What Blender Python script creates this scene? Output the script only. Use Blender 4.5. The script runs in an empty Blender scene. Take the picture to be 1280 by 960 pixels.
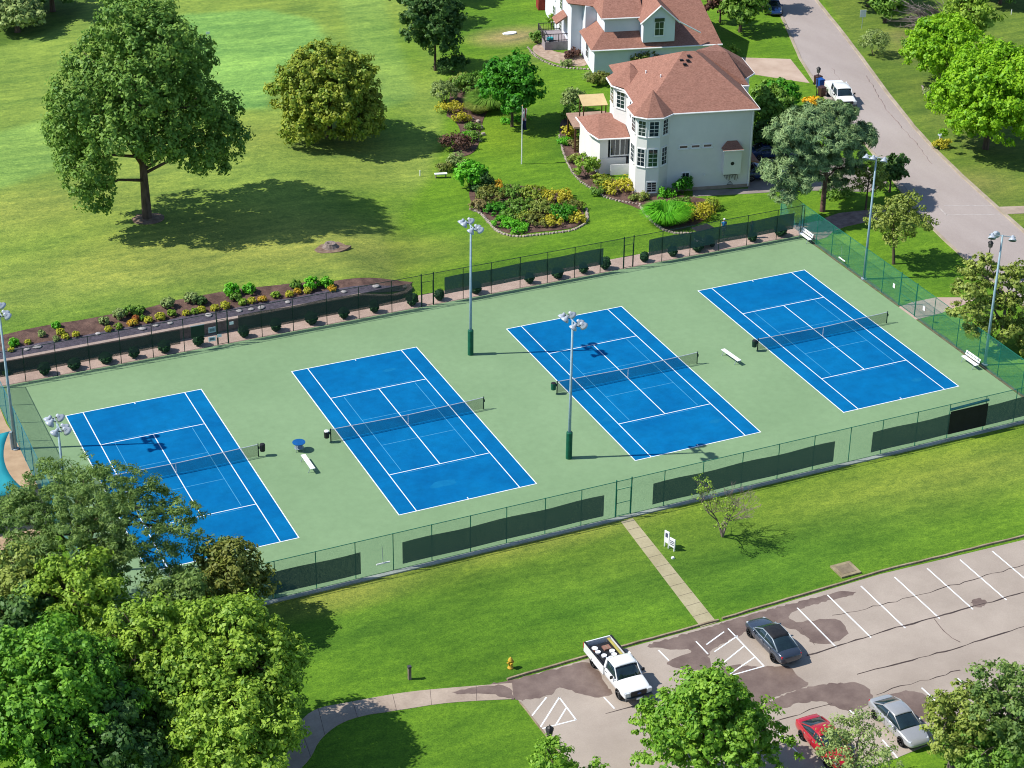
import bpy, bmesh, math, random
import numpy as np
from mathutils import Vector, Matrix
random.seed(7); RNG=np.random.default_rng(7)
SC=bpy.context.scene; COL=SC.collection
R_=math.radians
# ------------------------------------------------------------------ camera (solved from the court markings)
CP=np.array([-50.5470687,-129.04307,79.4902742]); CE=(1.0701354,-0.01113847,-0.42525302); CF=2558.96448
def rotm(a,b,c):
    ca,sa,cb,sb,cc,sc=math.cos(a),math.sin(a),math.cos(b),math.sin(b),math.cos(c),math.sin(c)
    return np.array([[cc,-sc,0],[sc,cc,0],[0,0,1]])@np.array([[cb,0,sb],[0,1,0],[-sb,0,cb]])@np.array([[1,0,0],[0,ca,-sa],[0,sa,ca]])
CR=rotm(*CE)
def sm(t): t=min(1,max(0,t)); return t*t*(3-2*t)
def H(x,y):
    """terrain height: lawn behind the retaining wall is about a metre higher"""
    if y<21.15: return 0.0
    fx=1-sm((x-4)/(6+max(0,y-24)*.6))
    h=1.0+0.4*sm((y-21.5)/5)
    return h*fx*(1-sm((y-45)/50)*.6)
def gp(u,v,z=None,dz=0):
    """world point seen at photo pixel (u,v) on the ground (z None) or at height z"""
    d=CR@np.array([(u-640)/CF,-(v-480)/CF,-1.0])
    if z is not None:
        t=(z-CP[2])/d[2]; q=CP+d*t; return Vector(q)
    zz=0.0
    for i in range(12):
        t=(zz-CP[2])/d[2]; q=CP+d*t; zz=.5*zz+.5*H(q[0],q[1])
    return Vector((q[0],q[1],H(q[0],q[1])+dz))
def pj(x,y,z):
    d=CR.T@(np.array([x,y,z])-CP); return 640+CF*d[0]/-d[2],480-CF*d[1]/-d[2]
def x_on(u,y,z):
    a,b=-80,120
    for i in range(40):
        m=(a+b)/2
        if pj(m,y,z)[0]<u: a=m
        else: b=m
    return a
cam=bpy.data.cameras.new('camera'); co=bpy.data.objects.new('camera',cam); COL.objects.link(co)
co.location=CP; co.rotation_euler=CE; cam.sensor_width=36; cam.lens=CF*36/1280; cam.clip_start=1; cam.clip_end=6000
SC.camera=co
# ------------------------------------------------------------------ light
SUN=Vector((-0.947*math.cos(R_(48.5)),0.32*math.cos(R_(48.5)),math.sin(R_(48.5)))).normalized()
w=bpy.data.worlds.new('World'); SC.world=w; w.use_nodes=True
nt=w.node_tree; nt.nodes.clear()
sky=nt.nodes.new('ShaderNodeTexSky'); sky.sky_type='NISHITA'; sky.sun_disc=False
sky.sun_elevation=R_(48.5); sky.sun_rotation=math.atan2(SUN.x,SUN.y); sky.air_density=1.0; sky.dust_density=.25; sky.ozone_density=2.5
bg=nt.nodes.new('ShaderNodeBackground'); bg.inputs[1].default_value=0.11
wo=nt.nodes.new('ShaderNodeOutputWorld'); nt.links.new(sky.outputs[0],bg.inputs[0]); nt.links.new(bg.outputs[0],wo.inputs[0])
sl=bpy.data.lights.new('sun','SUN'); sl.energy=4.5; sl.angle=R_(.53); sl.color=(1,.95,.87)
so=bpy.data.objects.new('sun',sl); COL.objects.link(so); so.rotation_euler=(-SUN).to_track_quat('-Z','Y').to_euler(); so.location=(0,0,150)
SC.view_settings.view_transform='Standard'; SC.view_settings.look='None'; SC.view_settings.gamma=1; SC.view_settings.exposure=0.5
SC.render.engine='CYCLES'; SC.cycles.pixel_filter_type='BLACKMAN_HARRIS'; SC.cycles.filter_width=1.05; SC.cycles.transparent_max_bounces=24; SC.cycles.max_bounces=6; SC.cycles.diffuse_bounces=2
# ------------------------------------------------------------------ materials
K=1.62
def lin(c):
    c=c/255.0; return c/12.92 if c<=.04045 else ((c+.055)/1.055)**2.4
def D(r,g,b,k=K): return (lin(r)/k,lin(g)/k,lin(b)/k)
MATS={}
def mat(name,c1,c2=None,scale=2.0,rough=.7,metal=0,spec=.3,detail=4,bump=0,coat=0,bscale=None,scale2=None,amt2=.25,coord='Object',stretch=None,emit=None):
    if name in MATS: return MATS[name]
    m=bpy.data.materials.new(name); m.use_nodes=True; n=m.node_tree; P=n.nodes['Principled BSDF']
    P.inputs['Roughness'].default_value=rough; P.inputs['Metallic'].default_value=metal
    P.inputs['Specular IOR Level'].default_value=spec
    if coat: P.inputs['Coat Weight'].default_value=coat; P.inputs['Coat Roughness'].default_value=.06
    c2=c2 or tuple(x*.88 for x in c1)
    tc=n.nodes.new('ShaderNodeTexCoord'); src=tc.outputs[coord]
    if stretch:
        mp=n.nodes.new('ShaderNodeMapping'); mp.inputs['Scale'].default_value=stretch[:3]
        if len(stretch)>3: mp.inputs['Rotation'].default_value=(0,0,R_(stretch[3]))
        n.links.new(src,mp.inputs[0]); src=mp.outputs[0]
    nz=n.nodes.new('ShaderNodeTexNoise'); nz.inputs['Scale'].default_value=scale; nz.inputs['Detail'].default_value=detail; nz.inputs['Roughness'].default_value=.6
    n.links.new(src,nz.inputs['Vector'])
    rp=n.nodes.new('ShaderNodeValToRGB'); rp.color_ramp.elements[0].position=.33; rp.color_ramp.elements[1].position=.67
    rp.color_ramp.elements[0].color=(*c2,1); rp.color_ramp.elements[1].color=(*c1,1)
    n.links.new(nz.outputs['Fac'],rp.inputs[0]); out=rp.outputs[0]
    if scale2:
        n2=n.nodes.new('ShaderNodeTexNoise'); n2.inputs['Scale'].default_value=scale2; n2.inputs['Detail'].default_value=5; n2.inputs['Roughness'].default_value=.7
        n.links.new(src,n2.inputs['Vector'])
        mr=n.nodes.new('ShaderNodeMapRange'); mr.inputs[1].default_value=.3; mr.inputs[2].default_value=.7; mr.inputs[3].default_value=1-amt2; mr.inputs[4].default_value=1+amt2
        n.links.new(n2.outputs['Fac'],mr.inputs[0])
        mx=n.nodes.new('ShaderNodeVectorMath'); mx.operation='SCALE'; n.links.new(out,mx.inputs[0]); n.links.new(mr.outputs[0],mx.inputs['Scale']); out=mx.outputs[0]
    n.links.new(out,P.inputs['Base Color'])
    if bump:
        b=n.nodes.new('ShaderNodeBump'); b.inputs['Strength'].default_value=bump; b.inputs['Distance'].default_value=.05
        n3=n.nodes.new('ShaderNodeTexNoise'); n3.inputs['Scale'].default_value=bscale or 8; n3.inputs['Detail'].default_value=4; n.links.new(src,n3.inputs['Vector'])
        n.links.new(n3.outputs['Fac'],b.inputs['Height']); n.links.new(b.outputs[0],P.inputs['Normal'])
    MATS[name]=m; return m
LB=1.62
def leafmat(name,ca,cb,trans=.3):
    if name in MATS: return MATS[name]
    ca=tuple(x*g*LB for x,g in zip(ca,(.93,1.02,.66))); cb=tuple(x*g*LB for x,g in zip(cb,(.96,1.02,.66)))
    m=bpy.data.materials.new(name); m.use_nodes=True; n=m.node_tree; n.nodes.clear(); L=n.links.new
    o=n.nodes.new('ShaderNodeOutputMaterial'); geo=n.nodes.new('ShaderNodeNewGeometry'); tc=n.nodes.new('ShaderNodeTexCoord')
    nz=n.nodes.new('ShaderNodeTexNoise'); nz.inputs['Scale'].default_value=.7; nz.inputs['Detail'].default_value=3; L(tc.outputs['Object'],nz.inputs['Vector'])
    a=n.nodes.new('ShaderNodeMath'); a.operation='MULTIPLY_ADD'; a.inputs[1].default_value=.55; L(geo.outputs['Random Per Island'],a.inputs[0]); 
    b=n.nodes.new('ShaderNodeMath'); b.operation='MULTIPLY_ADD'; b.inputs[1].default_value=1.5; b.inputs[2].default_value=-.53; L(nz.outputs['Fac'],b.inputs[0]); L(b.outputs[0],a.inputs[2])
    rp=n.nodes.new('ShaderNodeValToRGB'); rp.color_ramp.elements[0].position=.1; rp.color_ramp.elements[1].position=.9
    rp.color_ramp.elements[0].color=(*ca,1); rp.color_ramp.elements[1].color=(*cb,1); L(a.outputs[0],rp.inputs[0])
    d=n.nodes.new('ShaderNodeBsdfDiffuse'); t=n.nodes.new('ShaderNodeBsdfTranslucent'); g=n.nodes.new('ShaderNodeBsdfGlossy'); g.inputs['Roughness'].default_value=.55; g.inputs['Color'].default_value=(.9,1,.95,1)
    L(rp.outputs[0],d.inputs[0]); L(rp.outputs[0],t.inputs[0])
    m1=n.nodes.new('ShaderNodeMixShader'); m1.inputs[0].default_value=trans; L(d.outputs[0],m1.inputs[1]); L(t.outputs[0],m1.inputs[2])
    m2=n.nodes.new('ShaderNodeMixShader'); m2.inputs[0].default_value=.018; L(m1.outputs[0],m2.inputs[1]); L(g.outputs[0],m2.inputs[2]); L(m2.outputs[0],o.inputs[0])
    MATS[name]=m; return m
def paint(name,c,rough=.25,coat=.8,metal=0): return mat(name,c,tuple(x*.96 for x in c),3,rough,metal,.5,2,coat=coat)
white=mat('white_paint',(.78,.79,.80),(.68,.70,.72),6,.5)
line_white=mat('line_paint',(.82,.84,.86),(.62,.68,.72),3,.7,scale2=11,amt2=.12)
thin_blue=mat('pale_blue_line',D(96,190,236),D(80,172,220),3)
courtblue=mat('court_blue',D(6,128,192),D(2,113,178),.18,.8,spec=.05,scale2=.9,amt2=.13,detail=6)
courtgreen=mat('court_green',D(151,184,138),D(141,174,129),.12,.75,spec=.2,scale2=1.5,amt2=.06,detail=6)
concrete=mat('concrete',D(208,190,172),D(180,162,146),.5,.85,scale2=6,amt2=.1)
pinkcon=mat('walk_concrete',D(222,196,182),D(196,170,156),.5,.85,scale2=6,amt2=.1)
kerbm=mat('kerb_concrete',D(196,176,150),D(150,132,108),.8,.85,scale2=7,amt2=.2)
asph=mat('lot_asphalt',D(204,190,176),D(182,168,155),.22,.85,scale2=14,amt2=.09,detail=8)
road_m=mat('road_asphalt',D(200,188,182),D(182,169,163),.15,.85,scale2=12,amt2=.08,detail=8,stretch=(1,.35,1,-16))
wetm=mat('wet_asphalt',D(154,134,122),D(124,104,94),.6,.35,spec=.5,scale2=9,amt2=.1)
crackm=mat('crack_fill',D(124,110,106),D(98,84,82),3,.8)
mulch=mat('mulch',D(132,104,92),D(88,66,60),1.2,.95,scale2=9,amt2=.35,bump=.6,bscale=12)
gravelm=mat('dark_gravel',D(112,104,118),D(78,72,84),3,.9,scale2=14,amt2=.35,bump=.6,bscale=14)
greenpost=mat('green_vinyl',D(26,138,112),D(16,112,92),3,.45)
darkpost=mat('dark_green_post',D(26,70,58),D(18,52,46),3,.5)
steel=mat('galvanised_steel',D(190,205,215),D(165,182,195),4,.4,metal=.2)
polem=mat('pale_blue_pole',D(186,214,226),D(160,190,205),3,.45)
shroud=mat('green_sleeve',D(22,118,88),D(14,96,70),2,.6)
bark=mat('bark',D(128,110,96),D(84,70,58),3,.9,stretch=(1,1,.25),bump=.6)
greybark=mat('grey_bark',D(176,160,150),D(120,106,98),4,.9,stretch=(1,1,.3))
roofm=mat('roof_shingle',D(190,140,122),D(154,106,90),5,.9,scale2=1.2,amt2=.12,stretch=(1,1,3),detail=8)
siding=mat('siding',(.70,.69,.67),(.66,.65,.635),.6,.8,scale2=.5,amt2=.03)
siding2=mat('grey_siding',(.66,.69,.74),(.60,.63,.69),.6,.8)
trim=mat('white_trim',(.8,.8,.8),(.74,.74,.74),2,.5)
glass=mat('window_glass',(.012,.022,.032),(.02,.035,.045),.8,.06,spec=.8)
carglass=mat('car_glass',(.008,.016,.022),(.014,.03,.036),1.2,.05,spec=.8)
black=mat('black_plastic',(.012,.013,.015),(.02,.02,.022),4,.5)
tyrem=mat('tyre_rubber',(.012,.012,.013),(.02,.02,.02),6,.8)
alloy=mat('wheel_alloy',(.55,.56,.58),(.4,.41,.43),5,.3,metal=.6)
woodm=mat('brown_wood',D(120,80,60),D(80,52,40),2,.8,stretch=(1,6,1))
netm=None
def meshmat(name,col,p,wd,square=False,rough=.6):
    m=bpy.data.materials.new(name); m.use_nodes=True; n=m.node_tree; n.nodes.clear(); L=n.links.new
    o=n.nodes.new('ShaderNodeOutputMaterial'); uv=n.nodes.new('ShaderNodeUVMap'); sp=n.nodes.new('ShaderNodeSeparateXYZ'); L(uv.outputs[0],sp.inputs[0])
    def f(a,b,op):
        s=n.nodes.new('ShaderNodeMath'); s.operation=op; L(a,s.inputs[0])
        if isinstance(b,float): s.inputs[1].default_value=b
        else: L(b,s.inputs[1])
        return s.outputs[0]
    if square: a,b=sp.outputs[0],sp.outputs[1]
    else: a=f(sp.outputs[0],sp.outputs[1],'ADD'); b=f(sp.outputs[0],sp.outputs[1],'SUBTRACT')
    w1=f(f(f(a,1.0/p,'MULTIPLY'),0.0,'FRACT') if False else f(f(a,1.0/p,'MULTIPLY'),1.0,'FLOORED_MODULO'),wd,'LESS_THAN')
    w2=f(f(f(b,1.0/p,'MULTIPLY'),1.0,'FLOORED_MODULO'),wd,'LESS_THAN')
    mx=f(w1,w2,'MAXIMUM')
    t=n.nodes.new('ShaderNodeBsdfTransparent'); d=n.nodes.new('ShaderNodeBsdfPrincipled'); d.inputs['Base Color'].default_value=(*col,1); d.inputs['Roughness'].default_value=rough
    ms=n.nodes.new('ShaderNodeMixShader'); L(mx,ms.inputs[0]); L(t.outputs[0],ms.inputs[1]); L(d.outputs[0],ms.inputs[2]); L(ms.outputs[0],o.inputs[0])
    MATS[name]=m; return m
linkm=meshmat('chain_link_green',D(40,150,124),.075,.10)
linkside=meshmat('chain_link_side',D(40,156,136),.075,.17)
linkdark=meshmat('chain_link_dark',D(36,84,72),.075,.085)
linkteal=meshmat('chain_link_teal',D(30,140,160),.075,.22)
netm=meshmat('net_cord',(.02,.025,.03),.05,.25,True)
screenm=meshmat('screen_cloth',D(48,96,98),.011,.76,True)
screenleft=meshmat('screen_cloth_thin',D(20,50,54),.011,.56,True)
screenback=meshmat('screen_cloth_dark',D(18,50,52),.011,.62,True)
# ------------------------------------------------------------------ mesh building
class M:
    def __init__(s): s.v=[]; s.f=[]; s.uv=None
    def add(s,vs,fs):
        k=len(s.v); s.v+= [tuple(q) for q in vs]; s.f+=[tuple(i+k for i in f) for f in fs]; return s
    def box(s,c,d,rz=0,taper=1.0,tilt=None):
        x,y,z=d[0]/2,d[1]/2,d[2]/2; vs=[(-x,-y,-z),(x,-y,-z),(x,y,-z),(-x,y,-z)]+[(a*taper,b*taper,z) for a,b in((-x,-y),(x,-y),(x,y),(-x,y))]
        q=Matrix.Rotation(rz,3,'Z')
        if tilt: q=q@Matrix.Rotation(tilt[0],3,'X')@Matrix.Rotation(tilt[1],3,'Y')
        vs=[q@Vector(a)+Vector(c) for a in vs]
        return s.add(vs,[(3,2,1,0),(4,5,6,7),(0,1,5,4),(1,2,6,5),(2,3,7,6),(3,0,4,7)])
    def tube(s,pts,rs,n=8,cap=True):
        pts=[Vector(p) for p in pts]
        if not isinstance(rs,(list,tuple)): rs=[rs]*len(pts)
        k=len(s.v); fs=[]
        for i,p in enumerate(pts):
            d=(pts[min(i+1,len(pts)-1)]-pts[max(i-1,0)]); d=d.normalized() if d.length>1e-6 else Vector((0,0,1))
            a=d.cross(Vector((0,0,1))) if abs(d.z)<.95 else d.cross(Vector((1,0,0))); a.normalize(); b=a.cross(d)
            for j in range(n):
                t=2*math.pi*j/n; s.v.append(tuple(p+(a*math.cos(t)+b*math.sin(t))*rs[i]))
        for i in range(len(pts)-1):
            for j in range(n):
                j2=(j+1)%n; s.f.append((k+i*n+j,k+i*n+j2,k+(i+1)*n+j2,k+(i+1)*n+j))
        if cap:
            s.f.append(tuple(k+j for j in range(n-1,-1,-1))); s.f.append(tuple(k+(len(pts)-1)*n+j for j in range(n)))
        return s
    def lathe(s,c,prof,n=16,axis='z'):
        k=len(s.v); c=Vector(c)
        for r,z in prof:
            for j in range(n):
                t=2*math.pi*j/n; a,b=r*math.cos(t),r*math.sin(t)
                s.v.append(tuple(c+(Vector((a,b,z)) if axis=='z' else Vector((a,z,b)) if axis=='y' else Vector((z,a,b)))))
        m=len(prof)
        for i in range(m-1):
            for j in range(n):
                j2=(j+1)%n; s.f.append((k+i*n+j,k+i*n+j2,k+(i+1)*n+j2,k+(i+1)*n+j))
        s.f.append(tuple(k+j for j in range(n-1,-1,-1))); s.f.append(tuple(k+(m-1)*n+j for j in range(n)))
        return s
    def prism(s,poly,z0,z1):
        n=len(poly); vs=[(p[0],p[1],z0 if not callable(z0) else z0(*p[:2])) for p in poly]+[(p[0],p[1],z1 if not callable(z1) else z1(*p[:2])) for p in poly]
        return s.add(vs,[tuple(range(n-1,-1,-1)),tuple(range(n,2*n))]+[(i,(i+1)%n,n+(i+1)%n,n+i) for i in range(n)])
    def build(s,name,m,parent=None,smooth=False,bevel=0,sub=0,recalc=True):
        me=bpy.data.meshes.new(name); me.from_pydata(s.v,[],s.f); me.update()
        if recalc:
            b=bmesh.new(); b.from_mesh(me); bmesh.ops.recalc_face_normals(b,faces=b.faces); b.to_mesh(me); b.free()
        if s.uv:
            ul=me.uv_layers.new(name='UVMap'); 
            for l in me.loops: ul.data[l.index].uv=s.uv[l.vertex_index]
        if smooth: me.polygons.foreach_set('use_smooth',[True]*len(me.polygons))
        o=bpy.data.objects.new(name,me); COL.objects.link(o)
        if m: me.materials.append(m)
        if parent: o.parent=parent
        if sub: q=o.modifiers.new('sub','SUBSURF'); q.levels=sub; q.render_levels=sub
        if bevel: q=o.modifiers.new('bev','BEVEL'); q.width=bevel; q.segments=2; q.limit_method='ANGLE'
        return o
def tag(o,label=None,cat=None,group=None,kind=None):
    if label: o['label']=label
    if cat: o['category']=cat
    if group: o['group']=group
    if kind: o['kind']=kind
    return o
def empty(name,loc,rz=0,label=None,cat=None,group=None):
    o=bpy.data.objects.new(name,None); COL.objects.link(o); o.location=loc; o.rotation_euler=(0,0,rz); o.empty_display_size=.3
    return tag(o,label,cat,group)
def dup(root,loc,rz=None,label=None,scale=None):
    def cp(o,par):
        c=o.copy(); COL.objects.link(c)
        if par: c.parent=par
        for ch in [x for x in ALLCH.get(o.name,[])] : cp(ch,c)
        return c
    c=cp(root,None); c.location=loc
    if rz is not None: c.rotation_euler=(0,0,rz)
    if scale: c.scale=(scale,)*3
    if label: c['label']=label
    return c
ALLCH={}
def kids(root):
    for ch in list(root.children):
        ALLCH.setdefault(root.name,[]); 
        if ch not in ALLCH[root.name]: ALLCH[root.name].append(ch)
        kids(ch)
def struct(o): o['kind']='structure'; return o
def dense(pts,step=.7,jit=0,closed=True,rnd=random):
    out=[]; n=len(pts)
    for i in range(n if closed else n-1):
        a=Vector(pts[i][:2]); b=Vector(pts[(i+1)%n][:2]); k=max(1,int((b-a).length/step))
        for j in range(k):
            p=a.lerp(b,j/k)
            if jit: p+=Vector((rnd.uniform(-jit,jit),rnd.uniform(-jit,jit)))
            out.append((p.x,p.y))
    if not closed: out.append(tuple(pts[-1][:2]))
    return out
def smooth_poly(pts,it=2,closed=True):
    for _ in range(it):
        q=[]; n=len(pts)
        for i in range(n if closed else n-1):
            a,b=pts[i],pts[(i+1)%n]; q.append((a[0]*.75+b[0]*.25,a[1]*.75+b[1]*.25)); q.append((a[0]*.25+b[0]*.75,a[1]*.25+b[1]*.75))
        if not closed: q=[tuple(pts[0][:2])]+q[1:-1]+[tuple(pts[-1][:2])]
        pts=q
    return pts
def sheet(name,poly,dz,m,thick=.12,drape=False):
    """flat slab of given outline, top dz above the ground; drape follows the terrain with a fine grid"""
    if not drape:
        o=M().prism(poly,-thick,dz).build(name,m)
        return struct(o)
    me=bmesh.new(); vs=[me.verts.new((p[0],p[1],0)) for p in poly]; f=me.faces.new(vs)
    xs=[p[0] for p in poly]; ys=[p[1] for p in poly]
    for k in range(int(min(xs)),int(max(xs))+1): bmesh.ops.bisect_plane(me,geom=me.verts[:]+me.edges[:]+me.faces[:],plane_co=(k,0,0),plane_no=(1,0,0))
    for k in range(int(min(ys)),int(max(ys))+1): bmesh.ops.bisect_plane(me,geom=me.verts[:]+me.edges[:]+me.faces[:],plane_co=(0,k,0),plane_no=(0,1,0))
    bmesh.ops.triangulate(me,faces=me.faces)
    for v in me.verts: v.co.z=H(v.co.x,max(v.co.y,0))+dz
    bmesh.ops.recalc_face_normals(me,faces=me.faces)
    if sum(f.normal.z for f in me.faces)<0: bmesh.ops.reverse_faces(me,faces=me.faces)
    d=bpy.data.meshes.new(name); me.to_mesh(d); me.free(); d.materials.append(m)
    o=bpy.data.objects.new(name,d); COL.objects.link(o); return struct(o)
def pix(lst): return [tuple(gp(u,v)[:2]) for u,v in lst]
# ------------------------------------------------------------------ ground
PADX0,PADX1,PADY0,PADY1=-28.45,47.2,-18.35,18.65
def axis(a,b,st,extra=()):
    c=list(np.arange(a,b+st/2,st)); 
    for e in (3,8,20,50,120,300,800,2000): c=[a-e]+c+[b+e]
    c=sorted(set([round(float(x),3) for x in c]+list(extra))); return c
def ground():
    xs=axis(-58,112,.5); ys=axis(-60,122,.5,(21.1,21.2))
    XX,YY=np.meshgrid(xs,ys); nx,ny=len(xs),len(ys)
    Z=np.array([[H(x,y) for x in xs] for y in ys])
    def poly_mask(pts):
        P=np.array(pix(pts)); ins=np.zeros(XX.shape,bool); n=len(P)
        for i in range(n):
            x1,y1=P[i]; x2,y2=P[(i+1)%n]
            c=((y1>YY)!=(y2>YY))&(XX<(x2-x1)*(YY-y1)/((y2-y1) if y2!=y1 else 1e-9)+x1); ins^=c
        a=ins.astype(float)
        for _ in range(2):
            a=(a+np.roll(a,1,0)+np.roll(a,-1,0)+np.roll(a,1,1)+np.roll(a,-1,1))/5
        return a[...,None]
    vivid=np.array(D(104,152,38)); olive=np.array(D(134,168,72)); deep=np.array(D(78,130,38)); pale=np.array(D(134,180,88)); yel=np.array(D(164,172,84)); tan=np.array(D(186,170,118)); dull=np.array(D(116,142,66))
    C=np.zeros(XX.shape+(3,))+vivid
    def blob(u,v,r,c,s,asp=1):
        nonlocal C
        p=gp(u,v); d=np.sqrt(((XX-p.x)/(r*asp))**2+((YY-p.y)/r)**2); a=(np.clip(1.25-d,0,1)**1*s)[...,None]; a=np.clip(a,0,s); C=C*(1-a)+c*a
    # golf course (left), olive with pale greens
    m=poly_mask([(-300,-80),(520,-80),(560,120),(540,215),(480,300),(500,352),(200,380),(-300,480)]); C=C*(1-m)+olive*m
    for b in [(150,330,9,yel,.35,2),(380,330,7,yel,.30,2),(90,300,8,deep,.35,2),(260,300,7,yel,.35,2),(40,260,7,yel,.4,2),(450,200,7,yel,.35,1.2),(300,180,7,yel,.35,2),(60,400,4,deep,.5,3),(300,350,3,deep,.35,4),(470,150,9,vivid,.55,.6),(500,60,12,vivid,.6,.5),(560,300,7,deep,.45,1.5),(430,300,6,yel,.35,1.5),(500,255,5,vivid,.6,1.5),
              (380,200,8,olive,.6,1.5),(30,90,14,olive,.7,2),(330,60,9,pale,.5,1.2),
              (640,125,5,vivid,.6,1.6),(640,45,3.5,tan,.85,1.5),(660,75,3.2,dull,.5,1.6),(620,30,4,deep,.5,2),(690,200,7,vivid,.6,1),(710,185,3.5,deep,.55,.7),(630,170,6,np.array(D(128,166,40)),.7,.8),
              (500,320,4,yel,.25,3),(640,290,3,yel,.2,1),(560,710,6,yel,.18,3),(620,740,9,deep,.35,3),(520,790,7,deep,.3,3),(790,740,6,deep,.4,2),(450,760,5,deep,.4,1),(500,700,4,yel,.3,5),(420,745,2,yel,.45,3),(700,665,2,yel,.45,5),
              (1100,600,9,yel,.25,3),(1200,600,4,yel,.35,4),(1000,700,5,deep,.45,2),(1060,650,5,deep,.4,3),(930,730,4,deep,.4,2),(1180,660,5,deep,.35,3),(560,920,6,deep,.3,2),
              (1180,60,5,tan,.6,1.5),(1130,45,3,tan,.65,1),(1215,230,4,tan,.5,1.3),(1200,150,5,dull,.5,1),(1160,110,4,dull,.4,1),(1250,260,5,dull,.5,2),(1150,340,5,deep,.4,1),(915,255,4,vivid,.7,2),(1240,180,3,tan,.3,1)]: blob(*b)
    m=poly_mask([(1015,-40),(1030,0),(1062,52),(1130,145),(1180,200),(1290,295),(1500,300),(1500,-60)]); C=C*(1-m*.6)+np.array(D(112,132,62))*m*.6
    m=poly_mask([(228,18),(330,12),(392,24),(408,50),(370,75),(345,100),(335,135),(280,140),(150,120),(140,60)]); C=C*(1-m)+np.array(D(134,188,92))*m
    m=poly_mask([(-100,190),(55,150),(110,160),(120,190),(60,215),(-100,270)]); C=C*(1-m*.8)+np.array(D(140,186,90))*m*.8
    m=poly_mask([(415,-30),(470,-30),(500,60),(520,120),(470,140),(440,60)]); C=C*(1-m*.6)+pale*m*.6
    m=poly_mask([(0,60),(90,28),(110,0),(90,-60),(-200,-60),(-200,80)]); C=C*(1-m*.7)+deep*.6*m*.7  # tree shade in the top left corner, darkened into the grass tint
    verts=np.stack([XX,YY,Z],-1).reshape(-1,3)
    i=np.arange((ny-1)*(nx-1)); r=i//(nx-1); c=i%(nx-1); a=r*nx+c
    F=np.stack([a,a+1,a+nx+1,a+nx],-1)
    me=bpy.data.meshes.new('ground'); me.vertices.add(len(verts)); me.vertices.foreach_set('co',verts.ravel())
    me.loops.add(F.size); me.loops.foreach_set('vertex_index',F.ravel().astype(np.int32)); me.polygons.add(len(F)); me.polygons.foreach_set('loop_start',(np.arange(len(F))*4).astype(np.int32)); me.update(calc_edges=True)
    at=me.color_attributes.new('tint','FLOAT_COLOR','POINT'); at.data.foreach_set('color',np.concatenate([C.reshape(-1,3),np.ones((len(verts),1))],1).ravel().astype(np.float32))
    me.polygons.foreach_set('use_smooth',[True]*len(F))
    o=bpy.data.objects.new('ground',me); COL.objects.link(o); struct(o)
    m=bpy.data.materials.new('grass'); m.use_nodes=True; n=m.node_tree; L=n.links.new; P=n.nodes['Principled BSDF']; P.inputs['Roughness'].default_value=.9; P.inputs['Specular IOR Level'].default_value=.15
    at=n.nodes.new('ShaderNodeVertexColor'); at.layer_name='tint'; tc=n.nodes.new('ShaderNodeTexCoord'); out=at.outputs[0]
    def layer(out,scale,amt,stretch,det=3,tintc=None,rough=.6):
        mp=n.nodes.new('ShaderNodeMapping'); mp.inputs['Scale'].default_value=stretch[:3]; mp.inputs['Rotation'].default_value=(0,0,R_(stretch[3])); L(tc.outputs['Object'],mp.inputs[0])
        z=n.nodes.new('ShaderNodeTexNoise'); z.inputs['Scale'].default_value=scale; z.inputs['Detail'].default_value=det; z.inputs['Roughness'].default_value=rough; L(mp.outputs[0],z.inputs['Vector'])
        mr=n.nodes.new('ShaderNodeMapRange'); mr.inputs[1].default_value=.28; mr.inputs[2].default_value=.72; L(z.outputs['Fac'],mr.inputs[0])
        mx=n.nodes.new('ShaderNodeMix'); mx.data_type='RGBA'; mx.inputs[6].default_value=(*(1-amt*a for a in (1.0,.8,.7)),1); mx.inputs[7].default_value=(*(1+amt*a for a in tintc or (1,.85,.9)),1); L(mr.outputs[0],mx.inputs[0])
        v=n.nodes.new('ShaderNodeVectorMath'); v.operation='MULTIPLY'; L(out,v.inputs[0]); L(mx.outputs[2],v.inputs[1]); return v.outputs[0]
    out=layer(out,.07,.20,(1,1,1,0),3)
    out=layer(out,.30,.30,(.3,1,1,8),5,(1.35,.75,.6),.65)
    out=layer(out,.9,.16,(.12,1,1,0),3,(1.15,.8,.6),.6)
    out=layer(out,1.3,.26,(.5,1,1,-12),5,(1.2,.75,.6),.75)
    out=layer(out,2.6,.34,(.8,1,1,20),4,(1.15,.85,.7),.8)
    out=layer(out,7,.55,(1,1,1,0),4,None,.9)
    L(out,P.inputs['Base Color'])
    b=n.nodes.new('ShaderNodeBump'); b.inputs['Strength'].default_value=.5; b.inputs['Distance'].default_value=.06; z=n.nodes.new('ShaderNodeTexNoise'); z.inputs['Scale'].default_value=9; z.inputs['Detail'].default_value=3; L(tc.outputs['Object'],z.inputs['Vector']); L(z.outputs['Fac'],b.inputs['Height']); L(b.outputs[0],P.inputs['Normal'])
    me.materials.append(m)
ground()
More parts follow.
